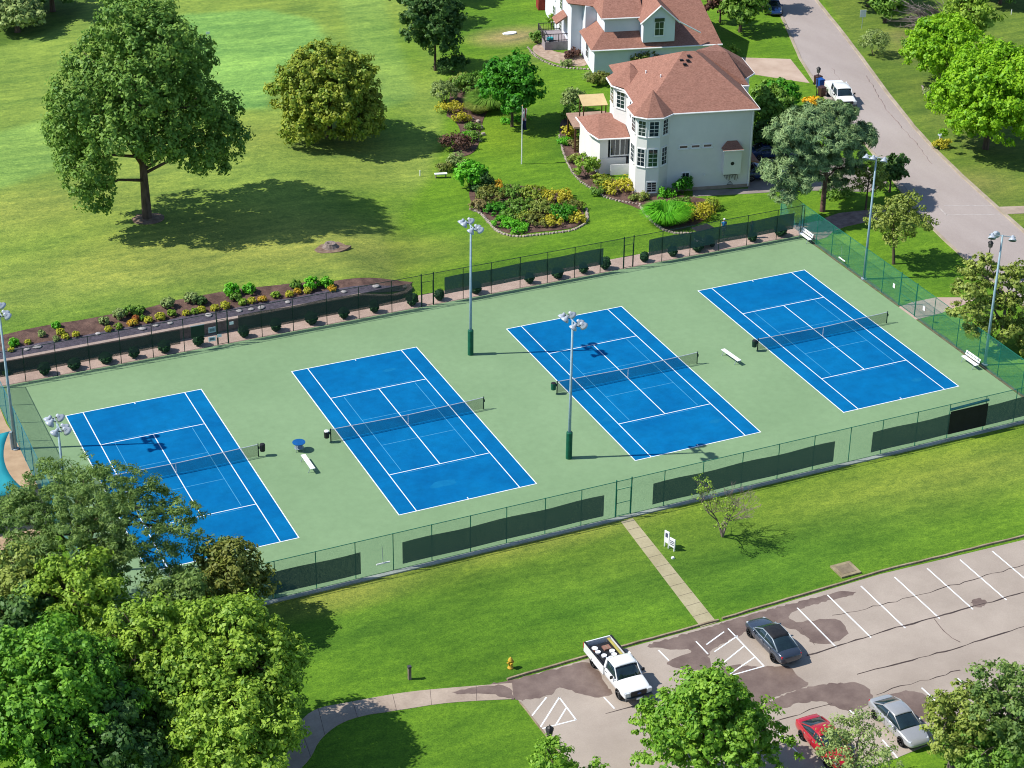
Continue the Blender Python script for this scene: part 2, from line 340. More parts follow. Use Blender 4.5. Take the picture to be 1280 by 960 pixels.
# court pad, courts and markings
sheet('court_surround',[(PADX0,PADY0),(PADX1-.25,PADY0),(PADX1-.25,PADY1),(PADX0,PADY1)],.03,courtgreen)
struct(M().box((9.4,PADY0-.3,.02),(PADX1-PADX0+.6,.34,.16)).build('court_edge_kerb',mat('pale_kerb',D(196,206,196),D(160,170,160),.5)))
CX=[-18.59,0,19.25,37.85]; CY=[.03,0,.06,.15]
for i in range(4):
    x0,y0=CX[i],CY[i]; W,S,L_,V=5.485,4.115,11.885,6.4
    struct(M().box((x0,y0,.0335),(2*W,2*L_,.007)).build('tennis_court',courtblue))
    m=M(); z=.0385; t=.075
    def ln(xa,ya,xb,yb,th=t,mm=m,zz=z): mm.box(((xa+xb)/2+x0,(ya+yb)/2+y0,zz),(abs(xb-xa)+th,abs(yb-ya)+th,.005))
    for sx in(-1,1): ln(sx*W,-L_,sx*W,L_)
    for sy in(-1,1): ln(-W+t,sy*L_,W-t,sy*L_)
    struct(m.build('court_lines',line_white))
    m=M()
    for sx in(-1,1): ln(sx*S,-L_+t,sx*S,L_-t,.07,m)
    for sy in(-1,1): ln(-S+.08,sy*V,S-.08,sy*V,.07,m); ln(0,sy*(L_-.25),0,sy*(L_-.09),.07,m)
    ln(0,-V+.08,0,V-.08,.07,m)
    struct(m.build('court_lines',line_white))
    m=M()
    for sx in(-1,1): ln(sx*3.05,-6.15,sx*3.05,6.15,.045,m,.0375)
    for sy in(-1,1):
        ln(-3.0,sy*2.1,3.0,sy*2.1,.045,m,.0376); ln(-2.98,sy*6.62,2.98,sy*6.62,.03,m,.0376)
    struct(m.build('practice_lines',thin_blue))
stain=mat('court_stain',D(22,134,192),D(14,122,182),2,.8,spec=.05)
struct_st=[]
# shadows-free stains (worn spots in the paint)
for (u,v,rx,ry) in [(486,463,.7,.25),(762,524,.7,.4),(1146,475,.5,.3),(893,527,.6,.3),(553,605,1.1,.5)]:
    p=gp(u,v); poly=[(p.x+rx*math.cos(t*.5236)*random.uniform(.7,1.2),p.y+ry*math.sin(t*.5236)*random.uniform(.7,1.2)) for t in range(12)]
    o=M().prism(smooth_poly(poly,1),.0366,.0374).build('worn_court_patch',stain); struct(o)
dirt=mat('dirt_strip',D(128,124,98),D(98,98,74),2,.95,scale2=9,amt2=.3)
struct(M().prism(dense([(47.0,PADY0),(47.45,PADY0),(47.5,18.6),(47.0,18.6)],1,.08),-.05,.012).build('dirt_strip',dirt))
# walkway behind the courts, path, lot, road
sheet('back_walkway',[(-34,18.7),(50.5,18.7),(50.5,20.9),(-34,20.9)],.02,pinkcon)
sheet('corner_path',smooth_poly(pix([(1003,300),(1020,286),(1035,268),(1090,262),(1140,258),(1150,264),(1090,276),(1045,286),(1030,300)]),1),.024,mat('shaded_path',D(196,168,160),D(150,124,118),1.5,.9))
sheet('gate_pad',pix([(1123,384),(1144,400),(1175,392),(1205,381),(1225,372),(1170,372),(1140,378)]),.024,pinkcon)
pathm=mat('path_concrete',D(206,196,160),D(184,174,138),.4,.9,scale2=5,amt2=.09)
pd=pix([(776,652),(791,648),(896,778),(876,784)])
sheet('diagonal_path',pd,.025,pathm)
jm=M()
for k in range(1,11):
    a=Vector(pd[0]).lerp(Vector(pd[3]),k/11); b=Vector(pd[1]).lerp(Vector(pd[2]),k/11); jm.tube([(a.x,a.y,.026),(b.x,b.y,.026)],.014,4)
struct(jm.build('path_joints',crackm))
up=smooth_poly(pix([(340,950),(372,905),(392,886),(430,879),(500,866),(560,860),(640,854)]),2,False)
lo=smooth_poly(pix([(360,975),(388,950),(400,922),(436,897),(505,887),(560,878),(642,874)]),2,False)
sheet('curved_path',up+lo[::-1],.025,concrete)
jm=M()
for k in (3,7,11,14,17,20):
    if k<len(up) and k<len(lo): jm.tube([(*up[k],.027),(*lo[k],.027)],.014,4)
struct(jm.build('path_joints',crackm))
lot=pix([(632,858),(640,851),(730,825),(900,778),(1000,748),(1100,718),(1280,675)])
e=Vector(lot[-1]); lot+= [(e.x+12,e.y+.2),(e.x+12,-52)]
lotlow=pix([(1280,912),(1200,915),(1120,948),(1000,985)])
lot+=lotlow+[(2,-60),(-6.2,-60)]+pix([(705,945),(652,880)])
sheet('parking_lot',lot,.02,asph)
sheet('parking_lot_grass_island',[] or [(13,-52.5),(20,-49.2),(26,-46.6),(40,-46.6),(40,-56),(13,-60)],.05,mat('island_grass',D(112,152,48),D(92,134,40),1,.9,scale2=8,amt2=.3))
def kerb(name,pts,wd=.16,h=.13,m=kerbm):
    pts=[Vector(p[:2]) for p in pts]; v=[];f=[]
    for i,p in enumerate(pts):
        d=(pts[min(i+1,len(pts)-1)]-pts[max(i-1,0)]).normalized(); nn=Vector((-d.y,d.x))*wd/2
        for q,z in((p-nn,-.05),(p-nn*.8,h),(p+nn*.8,h),(p+nn,-.05)): v.append((q.x,q.y,z+H(p.x,p.y)))
    for i in range(len(pts)-1):
        for j in range(3): f.append((i*4+j,i*4+j+1,i*4+5+j,i*4+4+j))
    f+=[(0,1,2,3),tuple(len(pts)*4-4+k for k in(3,2,1,0))]
    return struct(M().add(v,f).build(name,m))
kerb('lot_kerb',dense(pix([(634,850),(640,848),(730,822),(898,776)]),1,.03,False))
kerb('lot_kerb',dense(pix([(903,774),(1000,745),(1100,715),(1290,668)]),1,.03,False))
kerb('lot_kerb',dense(pix([(650,878),(705,948),(720,975)]),1,.02,False),.1,.06)
kerb('lot_kerb',dense([(13,-52.5),(20,-49.2),(26,-46.6),(40,-46.6)],1,.02,False))
# parking lines
m=M()
def pl(a,b,wd=.095):
    a=Vector(a[:2]); b=Vector(b[:2]); d=(b-a).normalized(); n_=Vector((-d.y,d.x))*wd/2
    m.prism([tuple(a-n_),tuple(b-n_),tuple(b+n_),tuple(a+n_)],.018,.026)
for x in (17.6,20.3,23.05,25.75,28.5,31.25,34,36.7): pl((x,-32.9),(x,-38.3))
pl((14.9,-33.4),(14.9,-38.3))
def pp(*l):
    for a,b in zip(l[::2],l[1::2]): pl(gp(*a),gp(*b))
pp((665,895),(683,872),(675,910),(699,872),(699,872),(720,900),(678,911),(720,900),(695,906),(708,885))
pp((910,786),(955,833),(883,806),(905,790),(893,815),(922,795),(905,828),(930,808),(912,843),(943,822),(912,845),(955,833),(870,802),(885,818))
pp((755,872),(768,886),(1152,860),(1170,877),(1197,848),(1208,858),(971,914),(998,942),(1103,925),(1122,948),(1062,888),(1070,895),(823,813),(836,826))
struct(m.build('parking_lines',line_white))
def wet(l,i):
    rr=random.Random(i); p=dense(smooth_poly(pix(l),2),.22,.10,True,rr)
    struct(M().prism(p,.005,.0235+i*.0004).build('wet_patch',wetm))
wet([(602,856),(640,851),(700,835),(735,826),(748,838),(752,850),(770,870),(745,873),(722,868),(700,858),(690,868),(676,872),(655,876),(640,873),(632,866)],0)
wet([(800,808),(850,795),(925,772),(1000,752),(1060,737),(1075,742),(1030,752),(1000,762),(985,768),(990,778),(1020,776),(1050,772),(1062,790),(1048,803),(1020,808),(1000,790),(960,775),(915,800),(880,815),(895,838),(850,838),(828,828),(850,822),(868,812),(830,812)],1)
wet([(905,830),(958,835),(985,830),(1000,848),(1015,858),(985,866),(955,878),(930,888),(900,895),(890,870),(880,850)],2)
wet([(985,866),(1020,856),(1075,852),(1092,868),(1085,885),(1060,892),(1040,882),(1020,874),(960,890),(930,892)],3)
wet([(1100,868),(1150,862),(1160,875),(1170,900),(1155,905),(1140,895),(1120,878)],4)
wet([(1216,750),(1228,748),(1234,755),(1225,760),(1214,757)],5)
wet([(636,856),(600,858),(560,866),(580,868),(610,868),(634,872),(645,876)],6)
cr=M()
def crack(l,w_=.05,j=.12):
    p=dense(pix(l),.6,j,False); cr.tube([(x,y,.022) for x,y in p],[w_*random.uniform(.4,1.2) for _ in p],4)
crack([(1010,820),(1070,800),(1120,785),(1170,772),(1230,755),(1300,735)],.07,.07)
crack([(1040,770),(1110,755),(1180,735),(1260,712),(1300,700)],.035)
crack([(1070,843),(1130,828),(1190,812),(1290,780)],.06,.05)
crack([(757,893),(800,880),(860,862),(900,850)],.05,.05); crack([(1168,774),(1180,790),(1200,803)],.04)
crack([(1000,785),(1015,800),(1018,806)],.03); crack([(935,910),(1000,892),(1040,880)],.04)
crack([(1095,868),(1150,852),(1200,838)],.04)
struct(cr.build('pavement_cracks',crackm))
# road
RL=[(93,112),(80.8,80.3),(69.9,54.2),(64.6,36.5),(59.9,18.1),(57.2,4),(54.6,-12),(52,-34)]
RR=[(100,112),(89.5,82),(80.7,62),(73.4,40.8),(70.2,28.9),(66.9,11.1),(64.6,-4),(61,-34)]
RL=[tuple(gp(*q)[:2]) for q in [(950,-45),(968,0),(1012,100),(1083,180),(1150,270),(1190,310),(1240,350),(1300,400)]]
RR=[tuple(gp(*q)[:2]) for q in [(985,-45),(1020,0),(1062,52),(1130,145),(1180,200),(1280,290),(1360,360),(1430,430)]]
sRL,sRR=smooth_poly(RL,1,False),smooth_poly(RR,1,False)
sheet('road',sRL+sRR[::-1],.02,road_m)
kerb('road_kerb',dense(sRL,2,.02,False),.35,.1,mat('road_kerb_mat',D(206,192,172),D(176,162,140),.6,.9))
kerb('road_kerb',dense(sRR,2,.02,False),.45,.12,MATS['road_kerb_mat'])
cr=M(); crack([(1083,95),(1110,140),(1150,185),(1165,205)],.06,.1); crack([(1060,150),(1100,200),(1140,245)],.03,.1); crack([(1040,85),(1065,125)],.03)
struct(cr.build('road_cracks',mat('road_crack_fill',D(158,144,140),D(140,126,122),3,.8)))
m=M()
for a,b in [((1180,257),(1240,257)),((1182,269),(1250,268)),((1172,258),(1184,270))]: pl(gp(*a),gp(*b),.14)
struct(m.build('road_markings',mat('worn_line',D(222,214,208),D(196,186,182),2)))
sheet('driveway',pix([(905,78),(925,72),(988,74),(1012,104),(985,100),(935,92),(910,92)]),.03,mat('driveway_concrete',D(224,200,180),D(206,180,160),.5,.85))
sheet('side_driveway',pix([(866,246),(866,238),(935,236),(938,215),(945,180),(990,178),(1080,205),(1110,228),(1090,240),(1000,238),(940,242)]),.022,mat('grey_drive',D(176,166,158),D(150,140,134),.5,.85))
sheet('sidewalk',pix([(1243,259),(1300,257),(1300,266),(1258,268)]),.03,concrete)
# golf green flag etc. placed later
# ------------------------------------------------------------------ retaining wall and flower bed
pass
wallm=mat('wall_block',D(150,140,140),D(118,110,112),1.5,.9,scale2=6,amt2=.15)
capm=mat('wall_cap',D(214,192,180),D(190,168,156),1,.85)
rw=empty('retaining_wall',(-34,21.05,0),0,'low grey retaining wall with pale cap below the flower bed','wall')
wp=[(-38,21.05)]+[(x,21.05) for x in range(-34,7,2)]+[(7.2,21.1),(8.3,21.4),(9.0,22.0),(9.1,22.8)]
def wallstrip(w0,z0,z1,extra):
    v=[];f=[]; n=len(wp)
    for i in range(n):
        p=Vector(wp[i]); d=(Vector(wp[min(i+1,n-1)])-Vector(wp[max(i-1,0)])).normalized(); nn=Vector((-d.y,d.x))*w0/2; h=max(.22,H(min(p.x,6.5),21.3)*(1 if p.x<6 else .75-(p.x-6)*.15))
        for q,z in((p-nn,z0 if z0<0 else h+z0),(p-nn,h+z1),(p+nn,h+z1),(p+nn,z0 if z0<0 else h+z0)): v.append((q.x+34,q.y-21.05,z))
    for i in range(n-1):
        for j in range(4): f.append((i*4+j,i*4+(j+1)%4,i*4+4+(j+1)%4,i*4+4+j))
    f+=[(0,1,2,3),tuple(n*4-4+k for k in(3,2,1,0))]
    return M().add(v,f)
wallstrip(.30,-.2,.0,0).build('wall_face',wallm,rw); wallstrip(.40,.002,.10,0).build('cap',capm,rw)
bedtop=pix([(-60,432),(0,420),(37,411),(75,404),(105,400),(150,391),(187,385),(212,377),(250,370),(300,361),(326,359),(380,353),(430,351),(490,349),(516,353)])
sheet('flower_bed',[(-38,21.9)]+[(x,21.9) for x in range(-36,8,2)]+[(8.5,22.2)]+smooth_poly(bedtop,1,False)[::-1],.04,mulch,drape=True)
sheet('gravel_strip',[(x,21.22) for x in range(-38,8,2)]+[(8.6,21.9),(8.3,22.9),(7,22.7)]+[(x,22.75+.12*math.sin(x)) for x in range(5,-38,-2)],.075,gravelm,drape=True)
# ------------------------------------------------------------------ foliage
def leaf_object(name,clumps,n_per,size,m,parent=None,seed=0,up=.35,flat=1.0,asp=1.0,wf=.6):
    wf=.6 if asp<=1 else .6/asp
    """clumps: array (k,7): centre, out direction, radius -> many small leaf faces"""
    r=np.random.default_rng(seed); C=np.repeat(clumps[:,:3],n_per,0); O=np.repeat(clumps[:,3:6],n_per,0); Rr=np.repeat(clumps[:,6],n_per)[:,None]
    n=len(C); g=r.normal(size=(n,3)); g/=np.linalg.norm(g,axis=1)[:,None]; g*=(r.random((n,1))**.5)*Rr; g[:,2]*=flat
    P=C+g; nrm=O*.45+g/Rr*.95+r.normal(size=(n,3))*.38; nrm[:,2]+=up; nrm/=np.linalg.norm(nrm,axis=1)[:,None]+1e-9
    t=np.cross(nrm,r.normal(size=(n,3))); t/=np.linalg.norm(t,axis=1)[:,None]+1e-9; b=np.cross(nrm,t)
    s=size*(.6+.8*r.random((n,1)))
    V=np.stack([P-t*s*asp,P-b*s*wf,P+t*s*asp,P+b*s*wf],1).reshape(-1,3)
    me=bpy.data.meshes.new(name); me.vertices.add(n*4); me.vertices.foreach_set('co',V.ravel().astype(np.float32))
    me.loops.add(n*4); me.loops.foreach_set('vertex_index',np.arange(n*4,dtype=np.int32)); me.polygons.add(n); me.polygons.foreach_set('loop_start',np.arange(n,dtype=np.int32)*4); me.update(calc_edges=True)
    me.materials.append(m); o=bpy.data.objects.new(name,me); COL.objects.link(o)
    if parent: o.parent=parent
    return o
def lobe_clumps(lobes,dens,cr,seed,lower=-.5,inner=.25):
    r=np.random.default_rng(seed); out=[]
    for (x,y,z,rx,ry,rz) in lobes:
        area=4*math.pi*((rx*ry)**1.6/3+(rx*rz)**1.6/3+(ry*rz)**1.6/3)**(1/1.6)*.9; k=max(4,int(area*dens))
        d=r.normal(size=(k*2,3)); d/=np.linalg.norm(d,axis=1)[:,None]; d=d[d[:,2]>lower][:k]
        rad=np.where(r.random(len(d))<inner,r.uniform(.35,.8,len(d)),r.uniform(.82,1.1,len(d)))
        c=d*rad[:,None]*np.array([rx,ry,rz])+np.array([x,y,z]); q=cr*r.uniform(.6,1.35,len(d))
        out.append(np.concatenate([c,d,q[:,None]],1))
    return np.concatenate(out)
def auto_lobes(R,Hc,z0,n,seed,shape='round',lr=.42):
    """lobes spread through a crown of radius R and height Hc starting at z0"""
    r=random.Random(seed); L=[(0,0,z0+Hc*.5,R*.62,R*.62,Hc*.42)]
    for i in range(n):
        t=(i+.5)/n; a=i*2.39996+r.uniform(-.3,.3); zz=1-1.55*t
        if shape=='cone': fr=(1-(.5+zz/2))*.9+.08; rr=R*fr; s=lr*(.45+.6*(1-(.5+zz/2)))
        elif shape=='umbrella': rr=R*(.78 if zz<.6 else .45)*r.uniform(.8,1.1); s=lr
        else: rr=R*math.sqrt(max(.02,1-zz*zz))*.68; s=lr
        s*=r.uniform(.8,1.2)
        L.append((rr*math.cos(a),rr*math.sin(a),z0+Hc*(.5+zz*.40 if shape!='cone' else .5+zz*.46),R*s,R*s,R*s*(.85 if shape!='umbrella' else .6)))
    return L
def limbs(lobes,z0,tr,seed,h,m,parent,base=(0,0),lean=(0,0),n=6,name='trunk'):
    r=random.Random(seed); t=M(); top=(base[0]+lean[0],base[1]+lean[1],h)
    t.tube([(base[0],base[1],-.3),(base[0],base[1],.15),(base[0]+lean[0]*.3,base[1]+lean[1]*.3,h*.35),top],[tr*1.5,tr*1.15,tr*.85,tr*.45],n+2)
    for k,(x,y,z,rx,ry,rz) in enumerate(lobes):
        s=r.uniform(.3,.8); st=Vector((base[0]+lean[0]*s,base[1]+lean[1]*s,max(z0*.6,min(h*s+z0*.25,z-.3)))); en=Vector((x,y,z+rz*.25)); mid=st.lerp(en,.5)+Vector((r.uniform(-.3,.3),r.uniform(-.3,.3),.12*(en-st).length))
        t.tube([st,mid,en],[tr*.42,tr*.28,tr*.08],n-1)
        for q in range(2):
            e2=en+Vector((r.uniform(-1,1)*rx,r.uniform(-1,1)*ry,r.uniform(-.3,.8)*rz))*.8; t.tube([mid,mid.lerp(e2,.5)+Vector((0,0,.1)),e2],[tr*.2,tr*.12,tr*.03],4)
    return t.build(name,m,parent,smooth=True,recalc=False)
TSEED=[100]
def tree(label,cat,pos,R,Hc,z0,leaf,n=9,shape='round',size=.2,dens=.9,cr=.75,per=34,tr=.3,barkm=bark,name='tree',lobes=None,lr=.42,inner=.25,lower=-.6,group=None,up=.35,asp=1.0,flat=.8,lean=(0,0),seed=None):
    TSEED[0]+=1; sd=seed or TSEED[0]
    t=empty(name,pos,0,label,cat,group)
    Lb=lobes or auto_lobes(R,Hc,z0,n,sd,shape,lr)
    limbs(Lb,z0,tr,sd,z0+Hc*.7,barkm,t,lean=lean)
    leaf_object('crown',lobe_clumps(Lb,dens,cr,sd,lower,inner),per,size,leaf,t,sd,up,flat,asp)
    return t
def shrub(label,px,rad,h,leaf,name='shrub',cat='shrub',size=.12,dens=3.2,cr=.3,per=26,group=None,n=4,asp=1.0,pos=None,up=.35,seed=None,stem=True):
    TSEED[0]+=1; sd=seed or TSEED[0]; r=random.Random(sd)
    p=pos or gp(*px); t=empty(name,p,0,label,cat,group)
    rx,ry=rad if isinstance(rad,tuple) else (rad,rad)
    Lb=[(0,0,h*.5,rx*.8,ry*.8,h*.5)]+[(rx*.5*math.cos(k*2.4+sd),ry*.5*math.sin(k*2.4+sd),h*r.uniform(.4,.72),rx*.45,ry*.45,h*.35) for k in range(n)]
    leaf_object('foliage',lobe_clumps(Lb,dens,cr,sd,-.35,.2),per,size,leaf,t,sd,up,.9,asp)
    if stem:
        s=M()
        for k in range(4): a=k*1.6; s.tube([(0,0,-.1),(rx*.5*math.cos(a),ry*.5*math.sin(a),h*.6)],[.04,.015],5)
        s.build('stem',bark,t)
    return t
G_mid=leafmat('leaf_mid',D(84,124,50),D(134,166,80)); G_dark=leafmat('leaf_dark',D(48,84,44),D(98,128,76)); G_bright=leafmat('leaf_bright',D(104,156,22),D(166,204,50),.38)
G_elm=leafmat('leaf_elm',D(80,118,56),D(142,170,90)); G_gold=leafmat('leaf_golden',D(104,132,48),D(170,172,76)); G_maple=leafmat('leaf_maple',D(48,118,28),D(94,160,48))
G_feather=leafmat('leaf_feathery',D(86,114,66),D(140,162,100),.35); G_lime=leafmat('leaf_lime',D(106,140,48),D(172,196,88),.34); G_rust=leafmat('leaf_rust',D(98,112,56),D(140,138,78)); G_pine=leafmat('leaf_pine',D(90,118,94),D(156,174,140),.15)
G_grey=leafmat('leaf_greygreen',D(110,130,84),D(172,184,136)); G_purple=leafmat('leaf_purple',D(84,54,66),D(128,90,88)); G_yellow=leafmat('leaf_yellow',D(168,160,44),D(214,196,84)); G_juniper=leafmat('leaf_juniper',D(112,128,62),D(164,172,98))
G_vivid2=leafmat('leaf_deep_vivid',D(72,124,42),D(134,178,68)); G_vivid=leafmat('leaf_vivid',D(70,150,28),D(130,200,62)); G_box=leafmat('leaf_boxwood',D(22,56,40),D(48,88,52),.1); G_cypress=leafmat('leaf_cypress',D(88,136,42),D(156,190,80),.35); G_pink=leafmat('leaf_dusky',D(130,116,90),D(160,144,110))
F_yellow=leafmat('petal_yellow',D(140,156,50),D(216,196,76),.2); F_orange=leafmat('petal_orange',D(160,150,50),D(226,160,60),.2); F_red=leafmat('petal_red',D(140,110,60),D(200,100,74),.2); F_sun=leafmat('petal_sun',D(226,160,30),D(250,200,60),.2); F_white=leafmat('petal_white',(.7,.7,.72),(.8,.8,.8),.2)
# golf course trees
def rel(lobes_px,base,zc=0): 
    out=[]
    for u,v,z,rx,rz in lobes_px:
        q=gp(u,v,z+base.z); out.append((q.x-base.x,q.y-base.y,z,rx,rx,rz))
    return out
def depth_lobes(base,px,z,rx,rz,dy=0):
    """lobe whose image centre is px, kept at world depth of the trunk (+dy metres)"""
    # find z so that the point seen at px lies at y=base.y+dy
    d=CR@np.array([(px[0]-640)/CF,-(px[1]-480)/CF,-1.0]); t=(base.y+dy-CP[1])/d[1]; q=CP+d*t
    return (q[0]-base.x,dy,q[2]-base.z,rx,rx,rz)
b=gp(184,272)
Lb=[depth_lobes(b,p,0,r,rz,dy) for p,r,rz,dy in [((165,30),3.3,2.6,0),((200,55),3.2,2.6,-2),((130,80),3.4,2.8,1),((235,75),2.6,2.4,1.5),((165,110),3.6,3.0,-3),((105,125),3.0,2.8,-1),((225,125),3.2,2.8,-2.5),((265,140),2.6,2.4,.5),((90,160),2.5,2.4,0),((145,165),3.0,2.4,-4),((205,170),2.8,2.3,-3.5),((278,172),2.2,2.0,-1),((240,190),2.2,1.8,-3),((110,215),2.4,2.4,-2.5),((95,185),2.2,2.2,1.5),((170,90),3,3,4),((215,110),3,3,4),((130,140),3,3,4),((190,20),2.4,2,1),((120,245),1.7,1.7,-2.5),((265,200),1.6,1.6,0)]]
tree('tall broad green tree standing alone in a mulch ring on the golf lawn','tree',b,0,13,3.5,G_elm,lobes=Lb,size=.17,dens=1.15,cr=.6,per=38,tr=.42,name='elm_tree',lower=-.75,flat=1.1)
o=M().prism([(b.x+1.6*math.cos(k/3)*random.uniform(.85,1.1),b.y-.3+1.3*math.sin(k/3)*random.uniform(.85,1.1)) for k in range(19)],b.z-.3,b.z+.05).build('mulch_ring',mat('pale_mulch',D(170,146,124),D(120,98,84),2,.95)); struct(o)
b=gp(412,172)
Lb=[(0,0,4.9,4.9,4.9,4.5)]+[(3.9*math.cos(a),3.9*math.sin(a),zz,2.1,2.1,2.0) for a,zz in [(k*.9,(2.4,4.9)[k%2]) for k in range(7)]]+[(0,0,8.2,3.0,3.0,1.9),(2.4,-1,7.2,2.3,2.3,1.8),(-2.5,0,7.2,2.3,2.3,1.8),(.3,-2.6,6.4,2.3,2.3,2.0)]
tree('rounded golden green tree with low dense crown on the golf lawn','tree',b,0,7,1,G_gold,lobes=Lb,size=.17,dens=1.5,cr=.5,per=36,tr=.3,name='hornbeam_tree',lower=-.85)
b=gp(544,88); tree('dark green upright tree at the edge of the fairway','tree',b,3.3,8.6,1.2,G_dark,n=12,size=.19,dens=1.4,cr=.5,per=34,name='pear_tree',lr=.5,lower=-.8,tr=.16)
b=gp(520,28); tree('dark tree behind the upright tree at the top of the photo','tree',b,2.8,6.5,1,G_dark,n=7,size=.22,dens=1.2,cr=.55,name='pear_tree',lr=.5)
b=gp(540,0); tree('dark tree cut off by the top edge beside the fairway','tree',b,3.2,7,1,G_dark,n=7,size=.22,dens=1.2,cr=.55,name='pear_tree',lr=.5)
b=gp(640,158); tree('round bright green maple behind the flagpole','tree',b,2.9,6.4,1.0,G_maple,n=9,size=.18,dens=1.6,cr=.5,per=34,name='maple_tree',lr=.48,lower=-.8,tr=.16)
b=gp(22,40); tree('pale leaved tree at the top left corner','tree',b,3.2,3.4,.3,G_grey,n=7,size=.22,dens=1.1,cr=.6,name='willow_tree')
b=gp(66,14); tree('dark shaded tree along the top left edge','tree',b,4.6,7,.3,G_dark,n=7,size=.24,dens=1.1,cr=.6,name='oak_tree')
b=gp(-14,18); tree('dark tree beyond the top left corner','tree',b,5,9,.5,G_dark,n=7,size=.26,dens=1.0,cr=.7,name='oak_tree')
# pine and small trees by the right corner
b=gp(1028,264)
Lb=[depth_lobes(b,p,0,r,rz,dy) for p,r,rz,dy in [((1010,150),2.3,1.3,0),((1045,150),2.3,1.3,1),((985,165),1.9,1.2,-.5),((1068,172),2.0,1.2,0),((1030,172),2.6,1.4,-1.5),((1000,190),2.2,1.3,-1),((1055,190),2.0,1.1,-1),((1080,165),1.1,.8,1),((978,215),2.0,1.2,-1.2),((1005,225),1.6,1.0,-2),((1040,140),1.8,1.0,1),((985,240),1.5,.9,-1.5),((1028,200),1.6,1,2),((1060,212),1.5,.9,.5),((1042,228),1.2,.8,1),((1015,205),1.6,1,-2)]]
tree('blue green pine with orange brown trunk behind the corner fence','tree',b,0,9,2.5,G_pine,lobes=Lb,size=.15,dens=1.7,cr=.44,per=80,tr=.24,name='pine_tree',asp=2.0,flat=.6,up=.4,lower=-.35,barkm=mat('pine_bark',D(140,112,98),D(96,74,64),3,.9))
b=gp(1117,330); tree('small open crowned green tree with leaning trunk by the right fence','tree',b,2.7,4.6,1.8,G_juniper,n=9,size=.12,dens=1.5,cr=.42,per=38,tr=.13,name='honey_locust_tree',shape='umbrella',lr=.42,lean=(-.5,.3))
b=gp(1082,262); tree('thin pale green tree beside the pale blue light pole','tree',b,1.8,3.6,1.2,G_juniper,n=6,size=.12,dens=1.3,cr=.4,tr=.1,name='honey_locust_tree')
b=gp(1112,240); tree('small dense dark green tree next to the street','tree',b,1.5,3.2,.5,G_dark,n=5,size=.17,dens=2.2,cr=.4,tr=.1,name='crabapple_tree',lr=.55)
b=gp(1250,432)
Lb=[depth_lobes(b,p,0,r,rz,dy) for p,r,rz,dy in [((1240,385),1.9,1.0,0),((1215,360),1.5,.9,1),((1255,350),1.9,1.0,1.5),((1230,330),1.2,.8,2.5),((1270,375),1.8,1.1,.5),((1205,390),1.2,.7,0),((1285,345),1.8,1,2),((1255,412),1.5,.9,-1),((1280,410),1.5,1,-.5),((1212,335),.9,.7,3),((1225,408),1.2,.7,-.5),((1290,430),1.4,.9,-2)]]
tree('spreading olive green juniper beside the right hand fence','tree',b,0,5,1,G_juniper,lobes=Lb,size=.14,dens=2.0,cr=.38,per=34,tr=.2,name='juniper_tree',flat=.6,barkm=greybark)
# street side trees
b=gp(1232,186); tree('large bright yellow green maple on the right verge','tree',b,6.0,9.6,.9,G_bright,n=18,size=.17,dens=1.1,cr=.66,per=58,tr=.3,name='maple_tree',lr=.40,lower=-.7)
b=gp(1172,105); tree('bright green maple behind the larger one by the street','tree',b,4.0,6.6,.9,G_bright,n=13,size=.17,dens=1.1,cr=.62,per=52,tr=.25,name='maple_tree',lr=.42)
b=gp(1205,66); tree('yellow and rust tinged tree behind the bright maples','tree',b,3.2,6.5,1,G_lime,n=8,size=.2,dens=.9,cr=.6,tr=.2,name='aspen_tree')
b=gp(1166,40); 
t=empty('dead_brush',b,0,'pale leafless fallen branches beside the street trees','brush'); mm=M(); r=random.Random(3)
for k in range(60):
    a=r.uniform(2.2,4.2); e_=r.uniform(.1,1.0); L0=r.uniform(4,7.5); p0=Vector((r.uniform(-.6,2.5),r.uniform(-1,1),.2)); p1=p0+Vector((math.cos(a)*math.cos(e_),math.sin(a)*math.cos(e_)*.7,math.sin(e_)*.8))*L0
    mid=p0.lerp(p1,.5)+Vector((0,0,.7)); mm.tube([p0,mid,p1],[.09,.06,.015],5)
    for q in range(3):
        s=mid.lerp(p1,r.random()); mm.tube([s,s+Vector((r.uniform(-1,.2),r.uniform(-.8,.8),r.uniform(0,.8)))],[.03,.01],4)
mm.build('branches',mat('dead_wood',D(196,182,172),D(150,136,128),3,.9),t)
for lab,px,R,Hc,l,nm in [('dark tree shading the street at the top edge',(1085,8),4.0,7,G_dark,'oak_tree'),('dark tree overhanging the kerb beside the white street sign',(1062,-10),4.0,8,G_dark,'oak_tree'),('tree of mid green leaves left of the fallen branches',(1106,28),2.0,3.0,G_mid,'oak_tree'),
    ('dark green tree at the top right corner',(1250,5),3.5,4.0,G_dark,'oak_tree'),('dark tree at the top edge right of the fallen branches',(1200,-12),3.4,5,G_mid,'oak_tree'),
    ('green tree on the verge left of the street near the top',(925,40),3.0,5.0,G_mid,'crabapple_tree'),('tree beside the blue car at the top of the street',(955,12),2.3,4.2,G_grey,'crabapple_tree')]:
    tree(lab,'tree',gp(*px),R,Hc,.8,l,n=8,size=.22,dens=1.05,cr=.6,tr=.2,name=nm)
tree('purple leaved tree beside the far house','tree',gp(900,28),1.9,4,.6,G_purple,n=6,size=.18,dens=1.6,cr=.4,tr=.12,name='plum_tree')
shrub('open pale green shrub on the dry verge right of the street',(1092,70),1.8,3.0,G_grey,size=.11,dens=1.3,cr=.4)
shrub('green shrub at the edge of the dry verge below the fallen branches',(1140,62),1.6,1.3,G_mid,size=.14,dens=1.6,cr=.4)
